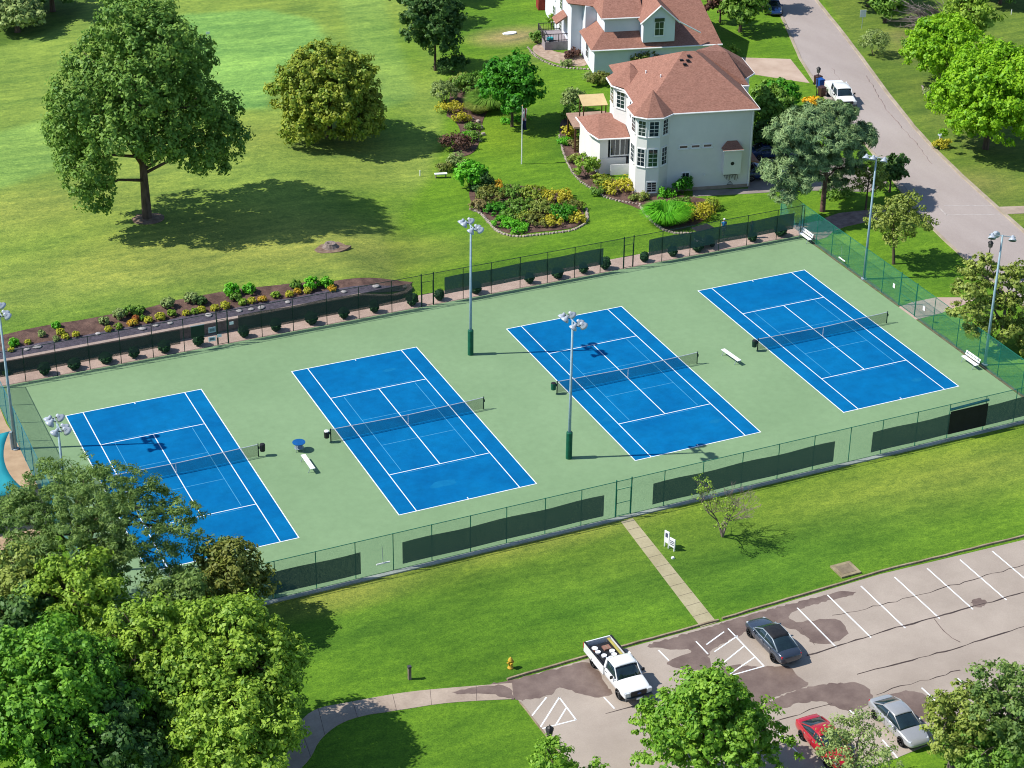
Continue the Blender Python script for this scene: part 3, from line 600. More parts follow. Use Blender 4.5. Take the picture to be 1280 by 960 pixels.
# plants near houses and in the island
SH=[('large dark green tree shrub between the near house and the street',(965,165),(2.6,2.6),5.0,G_mid,.2,'tree_shrub'),
('dark shrub in shade behind the near house',(960,190),(2.2,2.2),3.2,G_dark,.2,'shrub'),
('bright green shrub on the lawn behind the near house',(975,140),(2.0,2.0),3.5,G_maple,.18,'shrub'),
('dusky brown green shrub between the two houses',(812,88),(3.2,1.6),2.4,G_rust,.14,'shrub'),
('dark rounded shrub below the upright fairway tree',(567,90),(2.0,1.5),1.9,G_dark,.14,'shrub'),
('bright green shrub at the left end of the island bed',(556,128),(1.7,1.5),2.2,G_grey,.1,'shrub'),
('bright green shrub in the middle of the long bed',(590,118),(2.3,1.6),2.2,G_mid,.12,'shrub'),
('lime green shrub left of the round maple',(608,108),(1.6,1.3),1.7,G_vivid,.12,'shrub'),
('yellow green low shrub at the tip of the long bed',(563,140),(1.9,1.0),1.1,G_yellow,.1,'shrub'),
('yellow flowering shrub beside the stones of the long bed',(577,152),(1.2,.8),.9,G_yellow,.1,'shrub'),
('green low shrub in the stones of the long bed',(590,162),(.9,.7),.7,G_mid,.1,'shrub'),
('dark purple shrub at the edge of the flagpole lawn',(570,186),(1.9,1.2),1.5,G_purple,.12,'shrub'),
('low green shrub right of the purple shrub',(593,176),(1.0,.8),.9,G_mid,.1,'shrub'),
('grey green shrub behind the flowering bush',(572,208),(1.4,1.0),1.2,G_grey,.1,'shrub'),
('tall green bush beside the white garden bench',(588,234),(1.7,1.4),2.6,G_vivid,.13,'shrub'),
('dark green bush beneath the tall bush near the flower bed',(602,236),(1.3,1.0),1.5,G_dark,.13,'shrub'),
('brown green low plant behind the white bench',(555,214),(.9,.6),.8,G_rust,.1,'shrub'),
('low leafy plants under the round maple',(645,152),(1.9,.7),.5,G_vivid,.1,'shrub'),
('pale green shrub at the upper left of the near house patio',(715,140),(1.3,1.6),2.6,G_grey,.12,'shrub'),
('tall green shrub beside the sunroom roof',(722,160),(1.2,1.3),2.6,G_mid,.12,'shrub'),
('yellow green plant in the border left of the sunroom',(710,172),(.8,.8),1.2,G_yellow,.1,'shrub'),
('dark shrub with pink blossom beside the sunroom wall',(718,186),(.8,.8),1.0,G_pink,.1,'shrub'),
('large yellow green rounded bush in front of the sunroom',(733,220),(1.5,1.2),2.0,G_lime,.12,'shrub'),
('golden low bushes under the turret windows',(775,240),(2.4,1.1),1.1,G_yellow,.11,'shrub'),
('golden green bush at the foot of the white gate',(752,232),(1.2,.9),1.0,G_gold,.11,'shrub'),
('vivid green low bush at the foot of the turret',(833,246),(1.0,.6),.8,G_vivid,.11,'shrub'),
('dark green bush against the front wall of the near house',(853,242),(1.1,.7),1.6,G_maple,.12,'shrub'),
('golden shrub patch right of the ornamental grass',(872,272),(1.9,1.4),1.2,G_yellow,.1,'shrub'),
('bushy shrub at the corner between the two houses',(748,106),(1.6,1.1),1.3,G_rust,.11,'shrub'),
('white flowering shrub at the corner of the far house',(735,100),(.7,.5),.9,G_grey,.1,'shrub'),
('green shrub beside the deck of the far house',(671,54),(1.0,.9),1.3,G_mid,.12,'shrub'),
('yellow green shrub above the far house deck',(697,32),(1.4,1.0),1.4,G_lime,.12,'shrub'),
('dark reddish shrub at the foot of the deck',(715,72),(1.2,.8),1.0,G_purple,.12,'shrub'),
('small pale shrub in the stone bed of the far house',(708,82),(.8,.5),.6,G_grey,.1,'shrub'),
('low yellow green shrub on the verge beside the driveway',(912,66),(1.1,.8),.8,G_lime,.12,'shrub'),
('bright orange flowering shrub beside the street lamp',(1014,132),(1.3,.9),.9,F_sun,.12,'shrub'),
('small yellow green plant under the mailbox',(1176,185),(1.1,.7),.8,G_yellow,.11,'shrub'),
('young shrub beside the stone edged ring on the right verge',(1160,118),(.7,.6),.6,G_grey,.1,'shrub'),
('green leafy plant at the top of the house border',(712,150),(1.0,1.0),1.4,G_mid,.11,'shrub'),
('low green plant in the house border by the lawn edge',(706,180),(.8,.7),.7,G_vivid,.1,'shrub'),
('olive plant in the house border below the pink blossom shrub',(716,204),(.9,.7),.8,G_juniper,.1,'shrub'),
('green mounded plant left of the golden turret bushes',(748,243),(1.2,.6),.7,G_mid,.1,'shrub'),
('olive green low plant at the right end of the turret bushes',(800,250),(1.1,.6),.6,G_juniper,.1,'shrub'),
('green low plants between turret and ornamental grass',(850,256),(1.4,.6),.6,G_mid,.1,'shrub'),
('golden green patch of plants beside the front lawn of the house',(888,262),(1.3,.9),.9,G_gold,.1,'shrub'),
('dark green shrub behind the fountain grass of the long bed',(625,118),(1.6,1.2),1.5,G_mid,.12,'shrub'),
('pale green shrub at the back of the long bed',(575,112),(1.6,1.2),1.8,G_juniper,.12,'shrub'),
('green mound below the yellow shrubs of the long bed',(583,172),(1.0,.6),.6,G_vivid,.1,'shrub'),
('low green plants around the bare tree foot',(1045,245),(2.0,1.0),.7,G_mid,.12,'shrub')]
for lab,px,rad,h,l,s,nm in SH: shrub(lab,px,rad,h,l,name=nm,size=s,dens=2.6 if rad[0]<1.8 else 1.7,cr=.32 if rad[0]<1.8 else .42)
def grass_clump(label,px,rad,h,l,name='ornamental_grass'):
    p=gp(*px); r=np.random.default_rng(int(px[0])); n=1500; a=r.uniform(0,2*np.pi,n); q=np.sqrt(r.random(n))*rad*.45; l0=h*r.uniform(.7,1.1,n)
    V=np.zeros((n,5,3)); ox,oy=np.cos(a),np.sin(a); bx,by=q*ox,q*oy; w_=.028
    for j,(f,z) in enumerate(((0,0),(0,0),(.42,.85),(.42,.85),(1.0,.72))):
        sgn=(-1,1,-1,1,0)[j]; V[:,j,0]=bx+ox*f*rad*.75-oy*sgn*w_; V[:,j,1]=by+oy*f*rad*.75+ox*sgn*w_; V[:,j,2]=l0*z
    F=[]; 
    for i in range(n): k=i*5; F+=[(k,k+1,k+3,k+2),(k+2,k+3,k+4)]
    me=bpy.data.meshes.new(name); me.from_pydata(V.reshape(-1,3).tolist(),[],F); me.materials.append(l); o=bpy.data.objects.new(name,me); COL.objects.link(o); o.location=p; tag(o,label,'grass plant')
grass_clump('tall fountain grass clump left of the round maple',(612,134),2.6,1.6,G_mid); grass_clump('round fountain grass clump near the back fence',(832,278),2.3,1.7,G_vivid)
grass_clump('pale grass clump at the lower edge of the long bed',(598,140),1.5,1.2,G_juniper); grass_clump('feathery grass clump right of the golden shrubs',(852,270),1.3,1.2,G_vivid)
# island bed beneath the flagpole lawn
ib=smooth_poly(pix([(584,238),(600,228),(650,232),(700,240),(722,252),(733,272),(722,284),(700,288),(672,290),(645,294),(622,288),(608,272),(592,262)]),2)
sheet('island_flower_bed',ib,.05,mulch,.05)
lb=smooth_poly(pix([(545,140),(556,118),(590,104),(620,100),(620,130),(606,142),(600,165),(598,185),(585,196),(562,196),(578,170),(570,150)]),2); sheet('long_flower_bed',lb,.045,mulch,.05)
hb=smooth_poly(pix([(700,150),(716,140),(724,200),(760,222),(805,240),(850,244),(900,252),(885,275),(850,288),(830,290),(805,262),(760,248),(720,222),(706,196),(699,172)]),2); sheet('house_flower_bed',hb,.045,mulch,.05)
db=smooth_poly(pix([(662,60),(680,52),(690,66),(730,68),(737,84),(705,82),(675,72)]),2); sheet('stone_bed',db,.045,mat('pinkish_stone',D(214,190,170),D(176,150,130),2,.9),.05)
IS=[((612,250),1.6,1.0,G_rust),((640,246),1.5,.9,G_mid),((668,246),1.6,.9,G_gold),((697,250),1.6,.9,G_yellow),((715,262),1.2,.9,G_rust),((600,262),1.1,.8,G_pink),((622,266),1.4,.9,G_maple),((650,262),1.6,.9,G_mid),((680,264),1.6,.9,G_juniper),((703,272),1.5,1.2,G_maple),((630,281),1.3,.6,G_vivid),((645,287),1.4,.6,G_vivid),((668,280),1.4,.8,G_rust),((690,280),1.2,.7,G_yellow),((722,276),1.1,.7,G_yellow),((600,240),1.2,.8,G_dark),((620,236),.9,.7,F_orange),((638,272),1.1,.7,G_mid),((655,275),1.0,.7,G_gold)]
cn={G_rust.name:'brownish',G_mid.name:'mid green',G_gold.name:'olive gold',G_yellow.name:'yellow',G_pink.name:'dusky pink',G_maple.name:'deep green',G_juniper.name:'olive',G_vivid.name:'vivid green',G_dark.name:'dark green',F_orange.name:'orange flowering'}
rows=['back left','back middle left','back middle right','back right','right','left','middle left','centre','middle right','inner right','front left','front','front middle','front right','far right tip','far left','top left edge','lower centre left','lower centre']
for (px,rr,h,l),w_ in zip(IS,rows): shrub('%s plant at the %s of the kidney shaped island bed'%(cn[l.name],w_),px,rr,h,l,name='bed_plant',cat='plant',size=.1,dens=3,cr=.25,per=24,group='plants of the island bed',stem=False)
stonem=mat('pale_stone',D(214,200,184),D(170,156,142),3,.9)
def stone_edge(label,pts,n,s=.17):
    P=[Vector(q) for q in pts]; mm=M(); r=random.Random(n); segs=[(P[i+1]-P[i]).length for i in range(len(P)-1)]; T=sum(segs)
    for k in range(n):
        d=T*k/(n-1); i=0
        while i<len(segs)-1 and d>segs[i]: d-=segs[i]; i+=1
        p=P[i].lerp(P[i+1],min(1,d/segs[i])); mm.box((p.x,p.y,.07+H(p.x,p.y)),(s*2*r.uniform(.7,1.2),s*1.4*r.uniform(.7,1.2),.16),r.uniform(0,3),.8)
    o=mm.build('stone_edging',stonem,bevel=.03); tag(o,label,'stone edging'); return o
stone_edge('pale stone edging around the front of the island flower bed',smooth_poly(pix([(588,262),(600,266),(609,276),(622,291),(645,297),(672,294),(700,291),(718,288),(735,278),(733,262)]),1,False),60)
stone_edge('curved stone edging of the house border beside the lawn',smooth_poly(pix([(699,170),(706,198),(720,224),(745,240),(762,250),(800,256)]),1,False),60,.14)
stone_edge('stone edging at the foot of the ornamental grass by the fence',smooth_poly(pix([(800,258),(812,275),(835,292),(868,292)]),1,False),30)
stone_edge('stone edging around the deck bed of the far house',smooth_poly(pix([(660,60),(672,74),(700,85),(735,87)]),1,False),28,.18)
stone_edge('curved stone edging on the right verge under the maple',smooth_poly(pix([(1153,108),(1156,120),(1170,128)]),1,False),14,.16)
rr0=None
for k,px in enumerate([(590,150),(598,153),(586,158),(594,161),(601,160),(588,167),(597,168),(604,169),(592,174),(600,176)]):
    if rr0 is None: rr0=M().box((0,0,.14),(.55,.4,.3),.4,.7).build('garden_rock',stonem,bevel=.06); tag(rr0,'pinkish rock among the rocks in the long bed beside the flagpole lawn','rock','rocks in the long bed'); o=rr0
    else: o=rr0.copy(); COL.objects.link(o)
    o.location=gp(*px); o.rotation_euler=(0,0,k*1.3)
# flowers in the long bed above the wall: individual clumps
FL=[((8,468),.3,G_mid,'low green plant'),((18,432),.45,G_vivid,'bright green leafy plant'),((35,430),.3,F_yellow,'yellow flower clump'),((14,440),.3,F_yellow,'yellow flower clump'),((52,420),.35,G_grey,'pale green plant'),((71,410),.4,G_vivid,'bright green leafy plant'),((76,418),.4,F_yellow,'yellow flower clump'),((82,424),.35,F_yellow,'yellow flower clump'),((95,421),.35,F_yellow,'yellow flower clump'),((70,426),.3,G_grey,'pale green plant'),((130,405),.45,G_grey,'pale green plant'),((150,398),.6,G_grey,'pale green plant'),((163,394),.6,G_mid,'leafy green plant'),((175,392),.5,G_mid,'leafy green plant'),((136,414),.35,F_yellow,'yellow flower clump'),((148,411),.35,G_lime,'lime green clump'),((166,407),.45,F_orange,'orange flower clump'),((170,401),.35,F_red,'red flower clump'),((186,403),.4,F_yellow,'yellow flower clump'),((178,400),.3,G_mid,'leafy green plant'),((201,399),.45,F_yellow,'yellow flower clump'),((215,395),.4,G_lime,'lime green clump'),((210,384),.6,G_grey,'pale green plant'),((233,394),.35,F_yellow,'yellow flower clump'),((243,392),.35,G_lime,'lime green clump'),((252,390),.4,F_yellow,'yellow flower clump'),((240,378),.65,G_grey,'pale green plant'),((252,380),.5,G_dark,'dark green plant'),((269,388),.4,F_yellow,'yellow flower clump'),((282,385),.45,F_yellow,'yellow flower clump'),((290,368),.7,G_vivid,'tall bright green plant'),((295,376),.5,G_mid,'leafy green plant'),((304,381),.4,G_lime,'lime green clump'),((315,379),.4,F_yellow,'yellow flower clump'),((312,366),.6,G_vivid,'tall bright green plant'),((328,377),.4,F_orange,'orange flower clump'),((345,372),.4,G_lime,'lime green clump'),((362,371),.4,F_yellow,'yellow flower clump'),((372,367),.35,F_orange,'orange flower clump'),((370,360),.5,G_mid,'leafy green plant'),((390,360),.7,G_vivid,'tall bright green plant'),((408,358),.6,G_vivid,'tall bright green plant'),((415,364),.4,F_orange,'orange flower clump'),((385,366),.4,F_yellow,'yellow flower clump')]
protos={}
for i,(px,rr,l,d) in enumerate(FL):
    nm='flower_clump' if l.name.startswith('petal') else 'bed_plant'
    key=l.name
    lab='%s, %s clump from the left end of the raised bed'%(d,'%d%s'%(i+1,{1:'st',2:'nd',3:'rd'}.get((i+1)%10 if i not in(10,11,12) else 0,'th')))
    if key not in protos:
        t=empty(nm,(0,0,0),0,lab,'flowers' if nm=='flower_clump' else 'plant','plants of the raised flower bed')
        cl=lobe_clumps([(0,0,.45,.75,.75,.55)],7,.22,i+900,-.3,.2)
        leaf_object('foliage',cl,26,.12 if nm=='flower_clump' else .15,l,t,i); kids(t); protos[key]=t; o=t
    else: o=dup(protos[key],(0,0,0),None,lab)
    o.location=gp(*px); o.rotation_euler=(0,0,i*1.3); o.scale=(rr*1.15,rr*1.15,rr*1.3)
# decorative pale rocks in gravel strip
pr=None
for i,px in enumerate([(47,435),(34,438),(123,418),(178,412),(195,408),(213,405),(261,395),(299,390),(314,388),(327,386),(360,379),(430,366),(470,359),(500,352)]):
    p=gp(px[0],px[1]); lab='flat pale stone lying in the dark gravel strip, %s from the left'%['first','second','third','fourth','fifth','sixth','seventh','eighth','ninth','tenth','eleventh','twelfth','thirteenth','fourteenth'][i]
    if pr is None:
        mm=M(); r=random.Random(2); mm.lathe((0,0,0),[(.02,.0),(.30,.02),(.36,.09),(.27,.16),(.05,.19)],9); mm.v=[(x*r.uniform(.85,1.15),y*r.uniform(.7,1.0),z) for x,y,z in mm.v]
        pr=mm.build('pale_rock',mat('pale_rock_m',D(214,210,206),D(160,156,158),4,.8),smooth=True); tag(pr,lab,'rock','pale rocks in the gravel strip'); o=pr
    else: o=pr.copy(); COL.objects.link(o); o['label']=lab
    o.location=(p.x,min(max(p.y,21.5),22.6),H(p.x,22)+.06); o.rotation_euler=(0,0,i*.8)
    o.scale=(.75,.75,.7) if i%3 else (1.05,.95,.8)
# clipped round bushes on the back walkway
BU=[(56,474),(93,467),(133,458),(168,451),(206,445),(248,437),(305,427),(345,419),(390,408),(430,402),(468,395),(515,384),(549,378),(595,370),(662,359),(697,354),(729,349),(756,345),(805,333),(841,327),(872,322),(940,307),(975,302)]
ordn=['first','second','third','fourth','fifth','sixth','seventh','eighth','ninth','tenth','eleventh','twelfth','thirteenth','fourteenth','fifteenth','sixteenth','seventeenth','eighteenth','nineteenth','twentieth','twenty-first','twenty-second','twenty-third']
bp=None
for i,px in enumerate(BU):
    x=x_on(px[0],19.35,0.0); lab='clipped round dark green bush behind the back fence, %s from the left'%ordn[i]
    if bp is None:
        bp=empty('clipped_bush',(x,19.35,0.02),0,lab,'bush','clipped bushes along the back walkway')
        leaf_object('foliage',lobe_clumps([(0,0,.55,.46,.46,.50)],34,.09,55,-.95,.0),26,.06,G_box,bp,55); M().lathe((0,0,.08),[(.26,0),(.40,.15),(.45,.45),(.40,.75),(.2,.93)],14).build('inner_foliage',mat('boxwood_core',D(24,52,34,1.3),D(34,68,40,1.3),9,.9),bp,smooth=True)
        M().tube([(0,0,0),(0,0,.4)],.05,6).build('stem',bark,bp); kids(bp)
    else:
        o=dup(bp,(x,19.35,.02),i*1.1,lab); 
        o.scale=(random.uniform(.82,1.14),)*2+(random.uniform(.8,1.15),)
# ------------------------------------------------------------------ lower left trees
def clust(label,px,zc,R,Hc,leaf,n=10,name='tree',z0=None,**kw):
    p=gp(px[0],px[1],zc); z0=zc-Hc/2; return tree(label,'tree',Vector((p.x,p.y,0)),R,Hc,max(.6,z0),leaf,n=n,name=name,**kw)
b=gp(100,660,6.0); b.z=0
Lb=[(q[0],q[1],q[2],r,r,r*.62) for q,r in [((gp(u,v,z)-b),r) for u,v,z,r in [(100,640,9,3.2),(60,625,9,2.6),(140,615,9,2.4),(30,660,8,2.8),(95,690,7.5,3),(150,660,8,2.8),(190,640,7.5,2.2),(225,665,7,1.5),(262,680,6,1.0),(160,700,6.5,2.4),(210,700,5.5,1.8),(20,700,7,2.6),(5,640,8,2.2),(110,590,9,1.7),(70,590,9,1.5),(180,612,8,1.3),(240,640,7,1.0)]]]
tree('feathery grey green honey locust overlapping the leftmost blue court','tree',b,0,9,2,G_feather,lobes=Lb,size=.095,dens=.95,cr=.5,per=72,tr=.28,name='honey_locust_tree',inner=.35,asp=1.5,flat=.5)
clust('rust tinged bushy tree at the corner of the front fence',(282,728),4,2.9,5.5,G_rust,9,size=.13,dens=2,cr=.42,tr=.16,name='crabapple_tree')
clust('big lime green tree with many rounded clumps at lower left',(285,840),6,5.0,8.5,G_lime,24,size=.135,dens=1.5,cr=.5,per=42,tr=.3,name='linden_tree',lr=.29)
clust('lime green tree at the lower edge left of the curved path',(295,925),5,4.2,7,G_lime,18,size=.135,dens=1.5,cr=.5,per=42,tr=.3,name='linden_tree',lr=.30)
clust('yellow green tree in the middle of the lower left grove',(185,815),7,3.6,7,G_lime,16,size=.135,dens=1.5,cr=.45,per=40,tr=.25,name='linden_tree',lr=.31)
clust('lime green tree under the feathery tree at the left edge',(95,755),6,3.8,6,G_lime,16,size=.135,dens=1.5,cr=.45,per=40,tr=.25,name='linden_tree',lr=.31)
clust('pale green tree at the left edge of the grove',(15,735),6,3.0,5,G_juniper,8,size=.14,dens=1.3,cr=.5,tr=.25,name='linden_tree')
clust('vivid green tree filling the bottom left corner',(60,880),7,5.4,9,G_vivid2,22,size=.14,dens=1.4,cr=.5,per=42,tr=.3,name='oak_tree',lr=.31)
clust('deep green tree at the bottom edge beside the vivid tree',(125,930),5,4.0,7,G_dark,10,size=.16,dens=1.3,cr=.5,per=40,tr=.3,name='oak_tree')
clust('mixed green tree at the bottom edge between the groves',(205,900),4.5,3.0,6,G_mid,9,size=.15,dens=1.2,cr=.5,tr=.2,name='oak_tree')
clust('mid green tree behind the rust tinged tree',(225,760),4.5,2.8,5,G_feather,8,size=.12,dens=1.4,cr=.45,tr=.2,name='oak_tree')
clust('shaded dark tree deep in the lower left grove',(20,800),4.5,3.4,6,G_dark,9,size=.16,dens=1.2,cr=.5,tr=.2,name='oak_tree')
# bottom centre / right trees
b=gp(885,905,5); b.z=0
tree('bright green bald cypress in front of the parking lot','tree',b,4.9,7.9,.6,G_cypress,n=22,shape='cone',size=.13,dens=1.3,cr=.42,per=40,tr=.22,name='cypress_tree',lr=.42,inner=.4,flat=.5)
b=gp(690,960,2.5); b.z=0
tree('small upright green tree at the bottom edge beside the lamp head','tree',b,2.0,4.2,.5,G_cypress,n=9,shape='cone',size=.11,dens=1.5,cr=.35,tr=.1,name='cypress_tree',lr=.36)
b=gp(740,972,1.5); b.z=0
tree('low bright green sapling at the bottom edge','tree',b,1.3,2.2,.3,G_cypress,n=5,size=.11,dens=1.6,cr=.3,tr=.08,name='cypress_tree')
b=gp(1070,942,3.5); b.z=0
tree('thin grey green tree partly covering the red car','tree',b,2.5,4.0,1.6,G_grey,n=8,size=.09,dens=1.0,cr=.42,per=32,tr=.13,name='olive_tree',barkm=greybark,inner=.45)
for lab,px,zc,R,Hc,lf in [('grey green tree at the lower right beside the silver car',(1195,905),3.5,2.5,4.0,G_juniper),('larger green tree filling the bottom right corner',(1262,890),4.6,3.1,5.4,G_feather),('green shrub like tree at the bottom right edge',(1240,940),2.5,2.6,3.5,G_mid),('low green tree at the foot of the silver car island',(1190,935),1.5,1.5,2.2,G_mid)]:
    clust(lab,px,zc,R,Hc,lf,9,size=.12,dens=1.4,cr=.42,per=34,tr=.13,name='olive_tree',barkm=greybark,inner=.4)
# half bare tree by the front fence
b=gp(903,671)
t=empty('bare_tree',b,0,'mostly leafless small tree with a few yellow green leaves by the front fence','tree'); mm=M(); r=random.Random(12); tips=[]
def br(p,d,L0,rad,lv):
    e2=p+d*L0; mm.tube([p,p.lerp(e2,.5)+Vector((r.uniform(-.05,.05),r.uniform(-.05,.05),0)),e2],[rad,rad*.8,rad*.6],5 if lv<3 else 3,cap=False)
    if lv>=6: tips.append(e2); return
    for k in range(3 if lv in(0,1,2) else 2):
        nd=(d+Vector((r.uniform(-.75,.75),r.uniform(-.75,.75),r.uniform(-.12,.42)))).normalized(); br(e2,nd,L0*r.uniform(.62,.85),max(.012,rad*.6),lv+1)
for k in range(3):
    a=k*2.1; br(Vector((0,0,0)),Vector((.35*math.cos(a)-.05,.35*math.sin(a),1)).normalized(),1.3,.09,0)
mm.build('trunk',greybark,t)
tl=[q for q in tips if q.x<-.05+.3*r.random()]; r.shuffle(tl); tl=tl[:110]
leaf_object('crown',np.array([[q.x,q.y,q.z,0,0,1,.22] for q in tl]),9,.06,G_lime,t,5)
# stump
b=gp(413,309); t=empty('tree_stump',b,0,'grey weathered tree stump in a pale chip ring on the lawn','stump')
M().lathe((0,0,0),[(.95,-.1),(.7,.1),(.52,.35),(.5,.42),(.3,.44),(.12,.30)],12).build('stump',greybark,t)
struct(M().prism([(b.x+1.7*math.cos(k/2)*random.uniform(.8,1.15),b.y-.2+1.1*math.sin(k/2)*random.uniform(.8,1.15)) for k in range(13)],b.z-.3,b.z+.04).build('chip_ring',MATS['pale_mulch']))
# ------------------------------------------------------------------ fences
def panel(name,p0,p1,z0,z1,m,parent,wave=0,off=0):
    a=Vector(p0); c=Vector(p1); L0=(c-a).length; n=max(1,int(L0/1.0)); mm=M(); mm.uv=[]; d=(c-a).normalized(); nn=Vector((-d.y,d.x))*off
    for i in range(n+1):
        q=a.lerp(c,i/n)+nn; dz=wave*math.sin(i*1.05)*.5 if wave else 0
        for z in (z0+dz*.4,z1+dz): mm.v.append((q.x,q.y,z)); mm.uv.append((i*L0/n,z))
    for i in range(n): mm.f.append((i*2,i*2+2,i*2+3,i*2+1))
    return mm.build(name,m,parent,recalc=False)
def fence(name,label,p0,p1,xs,postm,wirem,h=3.05,gates=(),tall=(),bottom=True):
    """straight fence; xs are post positions along it in metres"""
    f=empty(name,(0,0,0),0,label,'fence'); a=Vector(p0); c=Vector(p1); d=(c-a).normalized(); Lg=(c-a).length
    for s in xs:
        q=a+d*s; th=any(abs(s-g)<.3 for g in tall); M().tube([(q.x,q.y,-.1),(q.x,q.y,h+(.12 if th else .03))],.05 if th else .034,7).build('post',postm,f)
    segs=[];s0=0
    for g0,g1 in gates: segs.append((s0,g0)); s0=g1
    segs.append((s0,Lg))
    for s,e_ in segs:
        q=a+d*s; w2=a+d*e_; panel('chain_link',q,w2,.04,h,wirem,f); M().tube([(q.x,q.y,h),(w2.x,w2.y,h)],.026,6).build('top_rail',postm,f)
        if bottom: M().tube([(q.x,q.y,.07),(w2.x,w2.y,.07)],.012,4).build('bottom_wire',postm,f)
    for g0,g1 in gates:
        q=a+d*(g0+.06); w2=a+d*(g1-.06); g=panel('gate',q,w2,.1,2.35,wirem,f); fr=M()
        for zz in(.12,1.2,2.35): fr.tube([(q.x,q.y,zz),(w2.x,w2.y,zz)],.024,6)
        fr.tube([(q.x,q.y,.1),(q.x,q.y,2.37)],.024,6); fr.tube([(w2.x,w2.y,.1),(w2.x,w2.y,2.37)],.024,6); fr.build('gate_frame',postm,g)
        panel('chain_link',q,w2,2.45,h,wirem,f); M().tube([(q.x,q.y,h),(w2.x,w2.y,h)],.026,6).build('top_rail',postm,f)
    return f
FY=PADY0-.03
fp=[x_on(u,FY,0) for u in (345,396,445,492,540,588,633,681,726,769,788,829,877,926,971,1015,1060,1100,1143,1183,1228,1266)]
x0=PADX0; left=[x0+.0,x0+2.85,x0+5.7,x0+8.5]
fr=fence('front_fence','long green chain link fence along the near side of the courts',(x0,FY),(PADX1,FY),[q-x0 for q in left if q<fp[0]-1]+[q-x0 for q in fp]+[PADX1-x0],greenpost,linkm,gates=((fp[9]-x0,fp[10]-x0),),tall=(fp[9]-x0,fp[10]-x0))
for u0,u1,lab in [(335,451,'dark windscreen at the left end of the front fence'),(503,754,'long dark windscreen left of the front gate'),(815,1041,'dark windscreen right of the front gate'),(1088,1300,'dark windscreen at the right end of the front fence')]:
    xa,xb=x_on(u0,FY,.45),min(PADX1-.1,x_on(u1,FY,.45)); panel('windscreen',(xa,FY),(xb,FY),.42,2.2,screenm,fr,.10,-.05)['label']=lab
xa,xb=x_on(1184,FY,.45),x_on(1231,FY,.45)
blk=panel('double_screen',(xa,FY),(xb,FY),.42,2.45,mat('black_screen',(.006,.008,.01),(.01,.012,.016),2,.7),fr,0,-.09); blk['label']='black doubled windscreen panel'
M().tube([(xa,FY-.06,2.62),(xb,FY-.06,2.72)],.11,7).build('rolled_screen',mat('teal_cloth',D(50,130,135),D(36,104,112),2,.7),fr)
BY=PADY1+.03
bp_=[x_on(u,BY,0) for u in (32.5,72,113,152,192,231,272.5,286,328,367,409,449,490,527,542,579,614,650,684,718,750,779,791,827,862,898,933,970,1000)]
ga=[(272.5,286),(527,542),(779,791)]; gx=[(x_on(a,BY,0)-x0,x_on(c,BY,0)-x0) for a,c in ga]
bf=fence('back_fence','dark green chain link fence along the far side of the courts',(x0,BY),(PADX1,BY),[0]+[q-x0 for q in bp_]+[PADX1-x0],darkpost,linkdark,gates=gx,tall=[g for q in gx for g in q])
for u0,u1,lab,mt in [(-15,226,'dark windscreen at the left end of the back fence',screenleft),(299,516,'dark windscreen left of the middle back gate',screenback),(556,754,'dark windscreen right of the middle back gate',screenm),(811,992,'dark windscreen at the right end of the back fence',screenm)]:
    xa,xb=x_on(u0,BY,.8),x_on(u1,BY,.8); panel('windscreen',(xa,BY),(xb,BY),.8,2.08 if u0<0 else 2.42,mt,bf,.09,.05)['label']=lab
# boards hanging on the back fence
nb=empty('board',(x_on(247,BY,1.5),BY-.06,1.3),0,'dark green board hung on the back fence by the left gate','board'); M().box((0,0,.42),(1.15,.05,1.0)).build('panel',darkpost,nb); M().box((0,0,.95),(1.2,.07,.05)).build('top_edge',steel,nb)
for u,z0,hh,lab in [(265,1.35,.5,'pale blue notice board beside the left back gate'),(265,.55,.42,'white notice sign below the pale blue board')]:
    n_=empty('notice_board',(x_on(u,BY,z0),BY-.06,z0),0,lab,'sign'); M().box((0,0,hh/2),(.62,.03,hh)).build('panel',mat('notice_face',D(200,222,232),D(170,196,210),2,.5) if z0>1 else white,n_)
    M().box((0,-.022,hh*.5),(.42,.006,hh*.5)).build('notice_text_block',mat('notice_grey',D(110,140,150),D(130,150,160),20,.6),n_)
for u,v_,lab in [(274,.95,'small white sign on the left gate'),(289,1.9,'small white sign right of the left gate')]:
    o=M().box((x_on(u,BY,v_),BY-.07,v_),(.36,.02,.28)).build('gate_sign',white); tag(o,lab,'sign')
RX=PADX1
ry=[16.3,13.7,10.9,8.2,5.4,2.7,.3,-2.4,-5.9,-8.9,-11.6,-14.8]
rf=fence('side_fence','green chain link fence along the right side of the courts',(RX,PADY1),(RX,PADY0),[PADY1-q for q in ry],greenpost,linkside,gates=((PADY1-2.7,PADY1-.3),),tall=(PADY1-2.7,PADY1-.3))
lf=fence('side_fence','teal tinted chain link fence along the left side of the courts',(PADX0,PADY1),(PADX0,PADY0),[k*3.06 for k in range(13)],mat('teal_post',D(60,150,170),D(40,120,140),3,.5),linkteal)
# outer corner fence wing behind the corner
rw2=fence('corner_fence','short green fence wing leaving the far right corner',(RX,PADY1),(RX+.2,PADY1+4.5),[4.3],greenpost,linkteal,bottom=False)
# white signs on the right fence
for y_,z_,lab in [(3.6,1.5,'small white sign left of the side gate'),(-1.0,1.4,'small white sign right of the side gate')]:
    o=M().box((RX-.06,y_,z_),(.02,.3,.4)).build('fence_sign',white); tag(o,lab,'sign')
